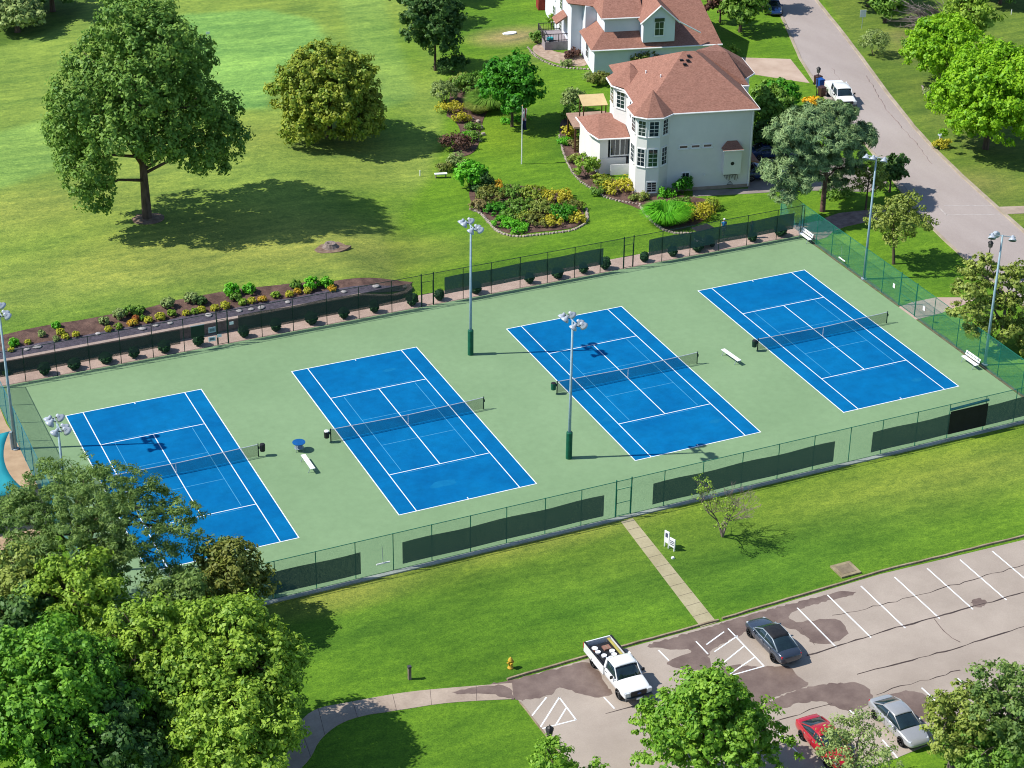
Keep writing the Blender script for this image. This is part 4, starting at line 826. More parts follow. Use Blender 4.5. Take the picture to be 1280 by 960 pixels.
# ------------------------------------------------------------------ light poles
def lamp_pole(label,x,y,sleeve,arms,rz,hh=11.78,topm=polem):
    t=empty('floodlight_pole',(x,y,0),rz,label,'light pole','court floodlight poles'); 
    M().tube([(0,0,0),(0,0,hh)],[.13,.075],12).build('pole',topm,t,smooth=True)
    if sleeve: M().lathe((0,0,.03),[(.24,0),(.24,2.25),(.2,2.3)],14).build('base_sleeve',shroud,t,smooth=False)
    else: M().lathe((0,0,.0),[(.26,0),(.26,.1),(.16,.14)],12).build('base_plate',steel,t)
    M().tube([(0,-1.05,hh-.05),(0,1.05,hh-.05)],.045,7).build('crossarm',steel,t)
    for yy,xx in arms:
        lm=M(); sx=1 if xx>0 else -1
        lm.lathe((0,0,0),[(.30,-.10),(.33,-.06),(.26,.08),(.13,.20),(.11,.36),(.05,.38)],14)
        q=Matrix.Rotation(-sx*R_(38),3,'Y'); off=Vector((xx,yy,hh-.12)); lm.v=[tuple(q@Vector(a)+off) for a in lm.v]
        L0=lm.build('floodlight',mat('lamp_housing',D(226,234,242),D(186,198,214),4,.3,metal=.1),t,smooth=True)
        ln_=M().lathe((0,0,-.115),[(.27,0),(.27,.012)],14); ln_.v=[tuple(q@Vector(a)+off) for a in ln_.v]; ln_.build('lens',mat('lamp_lens',D(60,80,120),D(90,110,150),3,.15),L0)
        M().tube([(0,yy,hh-.05),(xx*.7,yy,hh-.02)],.03,5).build('bracket',black,L0)
    return t
A4=[(-.95,.42),(-.95,-.42),(.95,.42),(.95,-.42),(-.45,.40),(.45,-.40)]
lamp_pole('green sleeved floodlight pole between the middle courts, nearer the back fence',9.12,8.89,True,A4,0)
lamp_pole('green sleeved floodlight pole between the middle courts, nearer the front gate',9.30,-9.49,True,A4,0)
lamp_pole('pale blue floodlight pole on the right fence behind the pine side',47.3,8.38,False,[(-.8,-.42),(.8,-.42),(.2,-.42)],R_(40))
lamp_pole('pale floodlight pole rising by the bench at the right fence',47.5,-9.5,False,[(-.8,-.42),(.8,-.42),(.5,.35)],R_(52))
lamp_pole('floodlight pole at the left fence above the feathery tree',-28.75,-9.8,False,A4,0)
lamp_pole('floodlight pole cut off at the left edge of the photo',-28.75,8.4,False,A4,0)
# ------------------------------------------------------------------ nets
bandm=mat('net_band',(.5,.53,.57),(.4,.44,.48),3,.7)
for i in range(4):
    lab=['tennis net of the leftmost court','tennis net of the second court from the left','tennis net of the third court from the left','tennis net of the rightmost court'][i]
    t=empty('tennis_net',(CX[i],CY[i],.036),0,lab,'tennis net','tennis nets'); a=6.4
    for s in(-1,1):
        M().tube([(s*a,0,0),(s*a,0,1.12)],.045,8).build('post',darkpost,t); M().box((s*(a+.06),0,.75),(.08,.07,.2)).build('winch',black,t)
    mm=M(); mm.uv=[]; N=24
    def top(k): u=abs(k/N*2-1); return .93+.14*u**1.2
    for k in range(N+1):
        x=-a+2*a*k/N
        for z in(.03,top(k)-.04): mm.v.append((x,0,z)); mm.uv.append((x,z))
    for k in range(N): mm.f.append((k*2,k*2+2,k*2+3,k*2+1))
    mm.build('net_mesh',netm,t,recalc=False)
    M().tube([(-a+2*a*k/N,0,top(k)-.02) for k in range(N+1)],.028,6).build('top_band',bandm,t)
    M().box((0,0,.46),(.05,.03,.92)).build('centre_strap',white,t)
    s=(1,-1,-1,-1)[i]
    bn=empty('waste_bin',(CX[i]+s*(a+.33),CY[i]-.02,.45),0,['dark bin fixed to the right net post of the leftmost court','dark bin with white liner on the left net post of the second court','green bin on the left net post of the third court','dark green bin on the left net post of the rightmost court'][i],'bin','bins beside the net posts')
    M().lathe((0,0,0),[(.15,0),(.2,.02),(.22,.55),(.2,.56)],12).build('bin_body',(black,black,shroud,darkpost)[i],bn)
    M().lathe((0,0,.562),[(.2,0),(.19,.05),(.05,.09)],12).build('bin_top',white if i==1 else black,bn)
# ------------------------------------------------------------------ benches, table etc
def bench(label,x,y,rz,Lb=1.9,back=False,wd=.38,legm=steel):
    t=empty('bench',(x,y,.035),rz,label,'bench','white benches')
    for k in range(2): M().box((0,(-.5+k)*wd*.5,.44),(Lb,wd*.46,.045)).build('seat',white,t)
    for s in(-1,1):
        g=M(); g.tube([(s*Lb*.38,-wd*.75,.0),(s*Lb*.38,-wd*.3,.42),(s*Lb*.38,wd*.3,.42),(s*Lb*.38,wd*.75,.0)],.025,6)
        if back: g.tube([(s*Lb*.38,wd*.4,.3),(s*Lb*.38,wd*.72,.95)],.025,6)
        g.build('leg',legm,t)
    if back:
        for k in range(2): M().box((0,wd*.62+k*.07,.64+k*.2),(Lb,.04,.15),0,1,(R_(-15),0)).build('backrest_slat',white,t)
    return t
def place(u1,v1,u2,v2,z=.45):
    a=gp(u1,v1,z); c=gp(u2,v2,z); m_=(a+c)/2; return m_.x,m_.y,math.atan2(c.y-a.y,c.x-a.x),(c-a).length
x,y,r_,l_=place(379,569,391,586); bench('backless white bench beside the blue round table',x,y,r_,l_+.1)
x,y,r_,l_=place(904,437,924,451); bench('backless white bench between the two right courts',x,y,r_,l_+.1)
x,y,r_,l_=place(1204,445,1221,457); bench('white bench with backrest against the right fence',x,y,r_,1.9,True)
x,y,r_,l_=place(1012,292,1026,298); bench('white slatted bench with back in the far right corner',46.72,17.5,R_(-90),1.8,True)
t=empty('round_table',gp(374,563,.035),0,'small round blue table on metal legs between two left courts','table')
M().lathe((0,0,.70),[(.02,0),(.5,.0),(.5,.04),(.02,.045)],20).build('tabletop',mat('blue_top',D(24,110,186),D(18,96,168),2,.4),t)
for k in range(4): M().tube([(.32*math.cos(k*1.571+.6),.32*math.sin(k*1.571+.6),.7),(.38*math.cos(k*1.571+.6),.38*math.sin(k*1.571+.6),0)],.02,6).build('leg',steel,t)
M().lathe((0,0,.25),[(.36,0),(.37,.02),(.36,.03)],16).build('ring_brace',steel,t).scale=(1,1,1)
def squeegee(label,p,rz,vert):
    t=empty('court_squeegee',p,rz,label,'squeegee'); M().tube([(-.5,0,0),(.5,0,0)],.06,8).build('roller',white,t); M().tube([(0,0,0),(0,.15 if vert else .9,1.3 if vert else .25)],.02,6).build('handle',steel,t)
squeegee('white court squeegee with handle leaning inside the front fence',(x_on(479,FY+.15,.55),FY+.15,.72),0,True)
squeegee('white court squeegee hanging inside the right fence',(RX-.15,11.7,.55),R_(90),True)
# ------------------------------------------------------------------ street furniture
def post_lamp(label,p,h=3.6):
    t=empty('post_lamp',p,0,label,'street lamp','black post lamps'); M().tube([(0,0,0),(0,0,.6),(0,0,h-.5)],[.09,.055,.045],8).build('post',black,t)
    M().lathe((0,0,h-.5),[(.08,0),(.2,.08),(.24,.42),(.14,.46)],6).build('lantern',mat('lamp_glass_dark',(.05,.05,.05),(.09,.09,.09),4,.2),t); M().lathe((0,0,h-.04),[(.28,0),(.18,.13),(.04,.22),(.02,.34)],6).build('lantern_cap',black,t)
post_lamp('black post lamp beside the driveway and bins',gp(1020,125)); post_lamp('black post lamp between juniper and street',Vector((*gp(1238,307,3.5)[:2],0)),3.8)
post_lamp('black lamp head above the bottom edge beside the parking corner',Vector((*gp(687,914,3.4)[:2],0)),3.6)
p=gp(652,205); t=empty('flagpole',p,0,'white flagpole with hanging flag on the lawn','flagpole'); M().tube([(0,0,0),(0,0,6.2)],[.07,.04],8).build('pole',white,t); M().lathe((0,0,6.2),[(.02,0),(.08,.06),(.02,.13)],8).build('finial',mat('gold_ball',(.5,.36,.1),None,2,.3,.8),t)
fl=M(); r=random.Random(5)
cols=6; rws=14
for j in range(rws+1):
    for i in range(cols+1): fl.v.append((.05+.42*i/cols+.03*math.sin(j),.09*math.sin(i*1.9+j*.35),5.9-2.2*j/rws-.12*i/cols*j/rws))
for j in range(rws):
    for i in range(cols): k=j*(cols+1)+i; fl.f.append((k,k+1,k+cols+2,k+cols+1))
fo=fl.build('flag',mat('flag_red',D(190,70,66),None,2,.8),t,recalc=False)
fo.data.materials.append(white); fo.data.materials.append(mat('flag_navy',D(40,50,96),D(30,40,80),2,.8))
for q,poly in enumerate(fo.data.polygons): poly.material_index=2 if (q//cols)>=8 else (q%2)
p=gp(259,62); t=empty('golf_flag',p,0,'small golf flagstick on the putting green behind the large tree','flag'); M().tube([(0,0,0),(0,0,2.1)],.02,5).build('stick',white,t); M().box((.2,0,1.95),(.4,.02,.28)).build('flag',white,t)
p=gp(551,222); t=empty('garden_bench',p,R_(-14),'small white garden bench on the lawn beside the tall bush','bench'); M().box((0,0,.42),(1.25,.4,.07)).build('seat',white,t)
for s in(-1,1): M().box((s*.5,0,.19),(.08,.34,.38)).build('leg',greybark,t)
p=gp(525,220); o=M().tube([(0,0,0),(0,0,.6)],.05,6).build('marker_post',white); o.location=p; tag(o,'short white marker post on the lawn','post')
p=gp(600,-5); o=M().tube([(0,0,0),(0,0,.6)],.05,6).build('marker_post',white); o.location=gp(1264,18); tag(o,'thin white marker post near the top right corner','post')
p=gp(637,42); o=M().prism([(.9*math.cos(a),.5*math.sin(a)*random.uniform(.7,1.2)) for a in np.arange(0,6.2,.7)],0,.12).build('white_stone_slab',white); o.location=p; tag(o,'flat white slab on the bare patch of lawn','slab')
# hydrant
p=gp(638,835); t=empty('fire_hydrant',p,0,'yellow fire hydrant on the grass near the parking kerb','hydrant'); ym=mat('hydrant_yellow',D(240,200,70),D(222,176,60),3,.5)
M().lathe((0,0,0),[(.2,0),(.2,.05),(.13,.07),(.13,.55),(.18,.57),(.18,.62),(.15,.66),(.13,.74),(.07,.80),(.04,.86)],14).build('barrel',ym,t,smooth=True)
M().tube([(-.24,0,.45),(.24,0,.45)],.07,8).build('side_outlet',ym,t); M().tube([(0,0,.42),(0,-.24,.42)],.09,8).build('front_outlet',ym,t)
p=gp(512,849); t=empty('bollard_light',p,0,'grey wooden bollard light beside the curved path','bollard'); M().box((0,0,.45),(.2,.2,.9)).build('post',greybark,t,bevel=.015); M().box((0,0,.97),(.24,.24,.14)).build('light_head',mat('dark_grey',(.06,.06,.07),None,3,.5),t,bevel=.02)
# sign at the diagonal path
p=gp(837,686); t=empty('club_sign',p,R_(-70),'white two panel sign on posts beside the diagonal path','sign')
M().box((-.42,0,1.0),(.62,.09,1.15)).build('tall_panel',white,t,bevel=.02); M().box((.32,.0,.72),(.72,.09,.85)).build('low_panel',white,t,bevel=.02)
for x_ in(-.66,-.15,.6): M().box((x_,0,.5),(.08,.12,1.0)).build('post',trim,t)
for z_ in(.55,.72,.88): M().box((.32,-.055,z_),(.5,.012,.07)).build('text_line',mat('sign_grey',D(90,96,130),None,3,.6),t)
M().box((-.42,-.055,1.2),(.3,.012,.4)).build('emblem',MATS['sign_grey'],t)
o=M().box((0,0,.06),(.2,.2,.12),0,.8).build('valve_cover',white); o.location=gp(841,698); tag(o,'tiny white valve cover beside the sign','cover')
p=gp(1057,713); t=empty('utility_slab',p,0,'square concrete utility cover in the grass above the lot','utility cover'); M().box((0,0,.06),(1.6,1.55,.16)).build('slab',mat('slab',D(186,172,138),D(150,136,106),2,.9),t,bevel=.02); M().box((0,0,.145),(1.1,1.0,.02)).build('lid',mat('slab_lid',D(160,146,120),D(136,122,100),3,.8),t)
bpy.data.objects['club_sign'].scale=(.72,.8,.85)
# street sign, mailbox, bins
p=gp(1077,36); t=empty('street_sign',p,R_(-15),'small white sign on a post on the right verge','sign'); M().tube([(0,0,0),(0,0,2.1)],.03,6).build('post',steel,t); M().box((0,-.03,1.9),(.75,.03,.9)).build('panel',white,t)
p=gp(1174,182); t=empty('mailbox',p,R_(-10),'pale mailbox on a post on the right verge beside yellow plant','mailbox'); M().box((0,0,.5),(.1,.1,1.0)).build('post',trim,t); M().lathe((0,-.3,1.12),[(.16,0),(.16,.6)],12,'y').build('box',mat('mail_grey',D(200,214,226),None,3,.4),t)
M().box((.18,.1,1.2),(.02,.05,.3)).build('signal_flag',white,t)
def bin_(label,px,m,rz=0):
    p=gp(*px); t=empty('wheeled_bin',p,rz,label,'bin','bins at the kerb'); M().box((0,0,.5),(.58,.66,.95),0,1.12).build('bin_body',m,t,bevel=.03); M().box((0,0,1.04),(.72,.8,.1),0,.9).build('lid',m,t,bevel=.03)
    for s in(-1,1): M().lathe((s*.3-.03,.3,.12),[(.12,0),(.12,.06)],10,'x').build('wheel',tyrem,t)
bluebin=mat('bin_blue',D(28,96,190),D(20,80,170),3,.4); brownbin=mat('bin_brown',D(90,60,56),D(70,46,44),3,.5)
bin_('blue wheeled bin farthest from the white pickup at the kerb',(1025,110),bluebin); bin_('dark brown wheeled bin just behind the white street pickup',(1027,120),brownbin); bin_('dark bin against the lamp post at the kerb',(1022,106),brownbin,.2)
# ------------------------------------------------------------------ vehicles
def loft(st,name,m,parent,sub=2,n=None,crease=False):
    """st: list of (x,[(y,z)...half profile bottom->top]) mirrored to a closed section"""
    mm=M(); k=len(st[0][1])
    for x,pr in st:
        ring=[(x,y,z) for y,z in pr]+[(x,-y,z) for y,z in reversed(pr)]
        mm.v+=ring
    c=2*k
    for i in range(len(st)-1):
        for j in range(c): j2=(j+1)%c; mm.f.append((i*c+j,i*c+j2,(i+1)*c+j2,(i+1)*c+j))
    mm.f.append(tuple(range(c-1,-1,-1))); mm.f.append(tuple((len(st)-1)*c+j for j in range(c)))
    o=mm.build(name,m,parent,smooth=True)
    q=o.modifiers.new('sub','SUBSURF'); q.levels=sub; q.render_levels=sub
    return o
def wheel(parent,x,y,r=.33,w_=.23):
    s=1 if y>0 else -1; t=M().lathe((x,y-w_/2,r),[(r*.6,0),(r*.93,.0),(r,.04),(r,w_-.04),(r*.93,w_),(r*.6,w_)],20,'y').build('wheel',tyrem,parent,smooth=False)
    rim=M().lathe((x,y+s*(w_/2-.02)-.02,r),[(r*.68,0),(r*.68,.04)],18,'y').build('rim',alloy,t)
    sp=M()
    for k in range(5):
        a=k*1.2566; sp.box((x+math.cos(a)*r*.36,y+s*(w_/2+.012),r+math.sin(a)*r*.36),(.02,.02,.02)); 
    M().lathe((x,y+s*(w_/2+.004)-.01,r),[(r*.16,0),(r*.16,.02)],10,'y').build('hub',black,rim)
    for k in range(5):
        a=k*1.2566+.6; b_=M(); q=Vector((math.cos(a),0,math.sin(a))); pz=Vector((x,y+s*(w_/2+.002),r)); b_.tube([pz+q*r*.35,pz+q*r*.6],[.035,.05],4); b_.build('spoke_gap',black,rim)
def sedan(label,loc,rz,pm,L0=4.85,coupe=False,dark=False):
    t=empty('parked_car',loc,rz,label,'car','cars in the parking lot'); h=L0/2; hw=.91
    st=[]
    for x,zt,wf,zb in [(-h,.72,.72,.38),(-h+.06,.86,.86,.30),(-h+.3,.97,.93,.24),(-h+.9,1.0,.985,.2),(-.9,.98,1.0,.19),(0,.94,1.0,.19),(.9,.93,1.0,.19),(1.1,.92,.99,.2),(h-.85,.84,.97,.22),(h-.35,.74,.91,.25),(h-.08,.62,.8,.29),(h,.5,.66,.36)]:
        w_=hw*wf; st.append((x,[(w_*.86,zb),(w_*.97,zb+.1),(w_,zb+(zt-zb)*.45),(w_*.985,zt-.17),(w_*.93,zt-.05),(w_*.80,zt),(w_*.4,zt+.025)]))
    body=loft(st,'body',pm,t,1)
    r=.34; fx,rx=h-.93,-h+1.0
    # wheel arches: cut with cylinders
    cut=M()
    for x in(fx,rx):
        cut.lathe((x,-1.2,r),[(r+.055,0),(r+.055,.52)],20,'y'); cut.lathe((x,.68,r),[(r+.055,0),(r+.055,.52)],20,'y')
    bm=cut.build('tmp_cut',None)
    mod=body.modifiers.new('arch','BOOLEAN'); mod.object=bm; mod.operation='DIFFERENCE'; mod.solver='EXACT'
    dg=bpy.context.evaluated_depsgraph_get(); bpy.context.view_layer.update(); dg=bpy.context.evaluated_depsgraph_get()
    me=bpy.data.meshes.new_from_object(body.evaluated_get(dg)); body.modifiers.clear(); body.data=me; bpy.data.objects.remove(bm)
    me.polygons.foreach_set('use_smooth',[True]*len(me.polygons))
    try: me.set_sharp_from_angle(angle=R_(35))
    except Exception: pass
    inn=M()
    for x in(fx,rx): inn.box((x,0,r+.06),(2*r+.05,1.5,.62))
    inn.build('wheel_well',black,t)
    # greenhouse
    zr=1.43 if not coupe else 1.38; b0,b1=-h+.55,1.15; r0,r1=(-.85,.28) if not coupe else (-.75,.15)
    zb=.955; W0,W1=.82,.60
    gh=M()
    st=[(b0,[(W0*.93,zb-.1),(W0*.93,zb-.02),(W0*.85,zb),(W0*.4,zb+.01)]),(b0+.06,[(W0*.94,zb-.1),(W0*.94,zb),(W0*.86,zb+.05),(W0*.4,zb+.06)])]
    st+= [(r0-.15,[(W0,zb-.1),(W0,zb+.02),(W1*1.04,zr-.10),(W1*.45,zr-.05)]),(r0+.1,[(W0,zb-.1),(W0,zb+.03),(W1*1.03,zr-.04),(W1*.5,zr)]),((r0+r1)/2,[(W0*1.01,zb-.1),(W0*1.01,zb+.02),(W1*1.05,zr-.03),(W1*.5,zr+.015)]),(r1,[(W0,zb-.1),(W0,zb+.02),(W1*1.03,zr-.05),(W1*.5,zr)]),(b1-.03,[(W0*.93,zb-.12),(W0*.92,zb-.02),(W0*.84,zb+.03),(W0*.4,zb+.04)]),(b1+.03,[(W0*.92,zb-.12),(W0*.9,zb-.05),(W0*.82,zb-.02),(W0*.4,zb-.01)])]
    loft(st,'windows',carglass,t,0)
    # roof skin
    rf=M(); n=6; gx_=[r0-.12,r0+.1,(r0+r1)/2,r1,r1+.08]; zz=[zr-.055,zr+.006,zr+.02,zr+.005,zr-.03]
    for x,z in zip(gx_,zz):
        for y in (-W1*1.06,-W1*.95,-W1*.5,0,W1*.5,W1*.95,W1*1.06): rf.v.append((x,y,z+.012-(.06 if abs(y)>W1 else .028 if abs(y)>W1*.9 else 0)))
    for i in range(4):
        for j in range(6): k=i*7+j; rf.f.append((k,k+1,k+8,k+7))
    ro=rf.build('roof',black if dark else pm,t,smooth=True,recalc=False); q=ro.modifiers.new('s','SOLIDIFY'); q.thickness=.03; q.offset=0
    pil=M()
    for s in(-1,1):
        pil.tube([(b1-.02,s*W0*.88,zb+.0),(r1+.02,s*W1*1.05,zr-.05),((r0+r1)/2,s*W1*1.07,zr-.02),(r0-.1,s*W1*1.06,zr-.08),(b0+.1,s*W0*.92,zb+.02)],[.035,.035,.03,.04,.055],6)
        pil.tube([(-.22,s*W0*1.0,zb),(-.26,s*W1*1.08,zr-.05)],.03,5)
        pil.box((0-.1,s*(W0+.02),zb+.01),(b1-b0-.6,.05,.035))
    pil.build('pillars',steel if dark else pm,t,smooth=True)
    for s in(-1,1):
        M().lathe((.78,s*.98,.98),[(.02,-.1),(.08,-.06),(.09,.06),(.02,.1)],8,'y').build('mirror',pm,t,smooth=True)
        M().box((h-.36,s*.60,.63),(.34,.30,.13),s*R_(-24),.8).build('headlight',mat('headlamp',(.6,.63,.66),(.4,.43,.46),6,.1),t,bevel=.02)
        M().box((-h+.19,s*.60,.78),(.16,.34,.15),s*R_(14),.9).build('taillight',mat('tail_red',(.42,.01,.02),None,3,.2),t,bevel=.02)
        for x in(fx,rx): wheel(t,x,s*.80,r)
        for x in (.25,-.72):
            M().box((x-.3,s*(hw+.003),.80),(.18,.03,.03)).build('door_handle',alloy,t)
    sm_=M()
    for s in(-1,1):
        for x in(.78,-.28,-1.15): sm_.box((x,s*(hw-.004),.6),(.012,.012,.55))
    sm_.build('door_seam',black,t)
    M().box((h-.12,0,.50),(.12,.9,.16)).build('grille',black,t,bevel=.02); M().box((-h+.06,0,.62),(.06,.42,.11)).build('number_plate',white,t); M().box((h-.1,0,.36),(.14,1.2,.1)).build('bumper_intake',black,t)
    return t
charc=paint('charcoal_paint',D(74,86,104),.22,1,.4); silver=paint('silver_paint',D(206,208,210),.25,1,.3); redp=paint('red_paint',D(206,24,44),.2,1); whitep=paint('white_car_paint',(.76,.77,.78),.3,.8); navy=paint('navy_paint',D(40,74,130),.2,1,.2)
sedan('dark grey sedan with dark glass roof parked nose to the grass',(11.1,-36.5,.02),R_(90),charc,4.95,dark=True)
sedan('silver sedan parked facing the bottom edge of the photo',(13.85,-47.1,.02),R_(-90),silver,4.8)
sedan('red sedan half hidden under the grey green tree',(8.6,-47.0,.02),R_(-90),redp,4.8,coupe=True)
c=sedan('blue car at the top of the street by the kerb',gp(966,14),R_(-112),navy,4.6); c['group']='cars near the houses'
c=sedan('dark car standing in shade beside the near house',(*gp(952,222)[:2],.03),R_(-14),navy,4.6); c['group']='cars near the houses'
c=sedan('dark blue car behind the shaded one beside the near house',(*gp(962,196)[:2],.03),R_(-14),navy,4.6); c['group']='cars near the houses'
def pickup(label,loc,rz,cap_bed=False,cat='pickup truck'):
    t=empty('pickup_truck',loc,rz,label,cat,'white pickup trucks'); h=2.95; hw=1.0; pm=whitep; r=.39
    fx,rx=h-.98,-h+1.25
    def P(x,zt,wf,zb=.42): w_=hw*wf; return (x,[(w_*.9,zb),(w_*.98,zb+.08),(w_,zb+(zt-zb)*.5),(w_*.985,zt-.12),(w_*.93,zt-.03),(w_*.82,zt),(w_*.4,zt+.03)])
    st=[P(-.02,1.12,.99),P(0,1.14,1.0),P(.7,1.15,1.0),P(1.2,1.15,1.0),P(1.9,1.12,1.0),P(h-.5,1.06,.98),P(h-.15,1.0,.94),P(h-.05,.9,.9)]
    bodies=[loft(st,'hood_and_cab_body',pm,t,1)]
    def cutarch(o,xs):
        cut=M()
        for x in xs:
            cut.lathe((x,-1.3,r),[(r+.09,0),(r+.09,.55)],20,'y'); cut.lathe((x,.75,r),[(r+.09,0),(r+.09,.55)],20,'y')
        bm=cut.build('tmp_cut',None); mod=o.modifiers.new('arch','BOOLEAN'); mod.object=bm; mod.operation='DIFFERENCE'; mod.solver='EXACT'
        bpy.context.view_layer.update(); dg=bpy.context.evaluated_depsgraph_get(); me=bpy.data.meshes.new_from_object(o.evaluated_get(dg)); o.modifiers.clear(); o.data=me; bpy.data.objects.remove(bm)
    cutarch(bodies[0],[fx])
    # bed: two side walls, floor, front wall, tailgate
    for s in(-1,1):
        bs=M().box((-h/2-.03,s*.95,.80),(h-.12,.10,.72)).build('bed_side',pm,t); cutarch(bs,[rx]); q=bs.modifiers.new('b','BEVEL'); q.width=.03; q.segments=2
        M().box((-h/2-.03,s*.95,1.175),(h-.16,.13,.03)).build('bed_rail',black if not cap_bed else pm,t)
    M().box((-h/2-.03,0,.60),(h-.2,1.8,.06)).build('bed_floor',mat('bed_liner',(.02,.02,.022),(.03,.03,.03),4,.7),t)
    M().box((-h+.06,0,.85),(.09,1.96,.62)).build('tailgate',pm,t,bevel=.02); M().box((-.14,0,.88),(.06,1.8,.6)).build('bed_front_wall',black,t)
    M().box((-.1,0,.75),(h*1.7,1.4,.35)).build('chassis',black,t)
    # cab
    zb,zr=1.13,1.82; W0,W1=.92,.74
    a0,a1,r0,r1=-.05,1.62,.08,1.0
    if cap_bed: a0,r0=-.9,-.75
    st=[(a0,[(W0*.97,zb-.1),(W0*.97,zb),(W1*.8,zb+.3),(W1*.4,zb+.34)]),(a0+.02,[(W0*.97,zb-.1),(W0*.97,zb),(W1*1.0,zr-.1),(W1*.5,zr-.06)]),(r0+.1,[(W0,zb-.1),(W0,zb),(W1*1.02,zr-.05),(W1*.5,zr)]),((r0+r1)/2,[(W0,zb-.1),(W0,zb),(W1*1.03,zr-.04),(W1*.5,zr+.01)]),(r1,[(W0,zb-.1),(W0,zb),(W1*1.01,zr-.07),(W1*.5,zr-.01)]),(a1,[(W0*.95,zb-.12),(W0*.94,zb-.02),(W0*.9,zb+.01),(W0*.4,zb+.03)])]
    loft(st,'windows',carglass,t,0)
    rf=M(); xs=[r0-.06,r0+.1,(r0+r1)/2,r1,r1+.1]; zz=[zr-.05,zr+.005,zr+.02,zr+.005,zr-.05]
    for x,z in zip(xs,zz):
        for y in (-W1*1.06,-W1*.93,-W1*.5,0,W1*.5,W1*.93,W1*1.06): rf.v.append((x,y,z+.015-(.08 if abs(y)>W1 else .03 if abs(y)>W1*.9 else 0)))
    for i in range(4):
        for j in range(6): k=i*7+j; rf.f.append((k,k+1,k+8,k+7))
    ro=rf.build('roof',pm,t,smooth=True,recalc=False); q=ro.modifiers.new('s','SOLIDIFY'); q.thickness=.04; q.offset=0
    for s in(-1,1):
        pil=M(); pil.tube([(a1-.05,s*W0*.93,zb),(r1+.05,s*W1*1.05,zr-.07),(r0,s*W1*1.05,zr-.06)],[.045,.04,.04],6); pil.box((r0-.02,s*(W0+W1)/2*1.02,(zb+zr)/2),(.2,.13,zr-zb),0,1,(-s*R_(-14),0)); pil.box(((a0+a1)/2,s*(W0+.02),zb),(a1-a0-.2,.07,.05))
        if cap_bed: pil.box((.1,s*(W0+W1)/2*1.02,(zb+zr)/2),(.1,.1,zr-zb),0,1,(s*R_(14),0))
        pil.build('pillars',pm,t)
    for s in(-1,1):
        M().box((1.3,s*1.13,1.25),(.12,.2,.2)).build('mirror',black,t,bevel=.03)
        M().box((h-.12,s*.78,.86),(.22,.34,.26)).build('headlight',MATS['headlamp'],t,bevel=.03); M().box((-h+.03,s*.93,.9),(.08,.16,.4)).build('taillight',MATS['tail_red'],t)
        for x in(fx,rx): wheel(t,x,s*.86,r,.26)
        M().box((.3,s*1.005,.98),(.16,.03,.03)).build('door_handle',black,t)
    M().box((h-.03,0,.84),(.1,1.1,.34)).build('grille',black,t,bevel=.03); M().box((h-.0,0,.52),(.18,1.9,.2)).build('bumper',mat('dark_bumper',(.05,.055,.06),None,4,.4),t,bevel=.04)
    em=M().lathe((h+.03,0,.84),[(.09,0),(.09,.02)],14,'x'); em.v=[(x,y*1.7,.84+(z-.84)*.7) for x,y,z in em.v]; em.build('badge',mat('badge_blue',D(60,90,150),None,3,.3),t)
    M().box((-h-.03,0,.5),(.14,1.8,.14)).build('rear_bumper',alloy,t,bevel=.03)
    M().box((h+.1,.0,.5),(.02,.42,.14)).build('number_plate',white,t)
    if cap_bed:
        M().box((-h/2-.05,0,1.25),(h-.25,1.82,.14),0,.94).build('bed_cover',pm,t,bevel=.03)
    return t
pickup('white pickup truck with open loaded bed parked in the lot',(.2,-35.5,.02),R_(-90))
tk=bpy.data.objects
def cargo(name,label,cat,x,y,builder):
    # truck-bed coordinates to world: truck faces -Y
    wx,wy=.2+y,-35.5-x; t=empty(name,(wx,wy,.65),0,label,cat,'load in the truck bed'); builder(t); return t
def bucket(m):
    def f(t): M().lathe((0,0,0),[(.14,0),(.17,.36),(.18,.38)],14).build('bucket_body',m,t); M().lathe((0,0,.382),[(.185,0),(.185,.03)],14).build('lid',m,t)
    return f
for i,(x,y,l) in enumerate([(-1.5,.35,'white bucket nearest the tailgate on the right of the truck bed'),(-1.1,.3,'white bucket ahead of the rearmost one in the truck bed'),(-1.25,-.35,'white bucket on the left side of the truck bed'),(-.85,-.05,'white bucket in the middle of the truck bed'),(-1.75,-.55,'white bucket beside the orange cooler'),(-.7,.45,'white bucket close behind the cab on the right'),(-.5,.05,'white bucket close behind the cab in the middle')]): cargo('bucket',l,'bucket',x,y,bucket(white))
def cooler(t): om=mat('cooler_orange',D(244,130,40),D(230,110,30),3,.5); M().lathe((0,0,0),[(.19,0),(.2,.42)],14).build('cooler_body',om,t); M().lathe((0,0,.422),[(.2,0),(.21,.05),(.1,.08)],14).build('lid',white,t)
cargo('drink_cooler','orange round drink cooler in the truck bed','cooler',-2.1,-.6,cooler)
def boxc(t): M().box((0,0,.2),(.5,.45,.4)).build('carton',mat('carton_brown',D(186,140,124),D(160,116,100),3,.8),t); M().box((0,0,.403),(.06,.44,.004)).build('tape',kerbm,t)
cargo('carton','brown carton in the truck bed','box',-2.0,.2,boxc)
def board(t): M().box((0,0,.42),(.16,2.6,.05)).build('plank',mat('yellow_plank',D(216,204,110),D(190,176,90),2,.7),t); M().box((0,-1.0,.38),(.2,.04,.04)).build('batten',woodm,t)
cargo('yellow_ladder_board','long yellow board along the right side of the truck bed','board',-1.5,.72,board)
pickup('white covered bed pickup truck parked at the street kerb',(*gp(1050,126)[:2],.02),R_(-106),True)
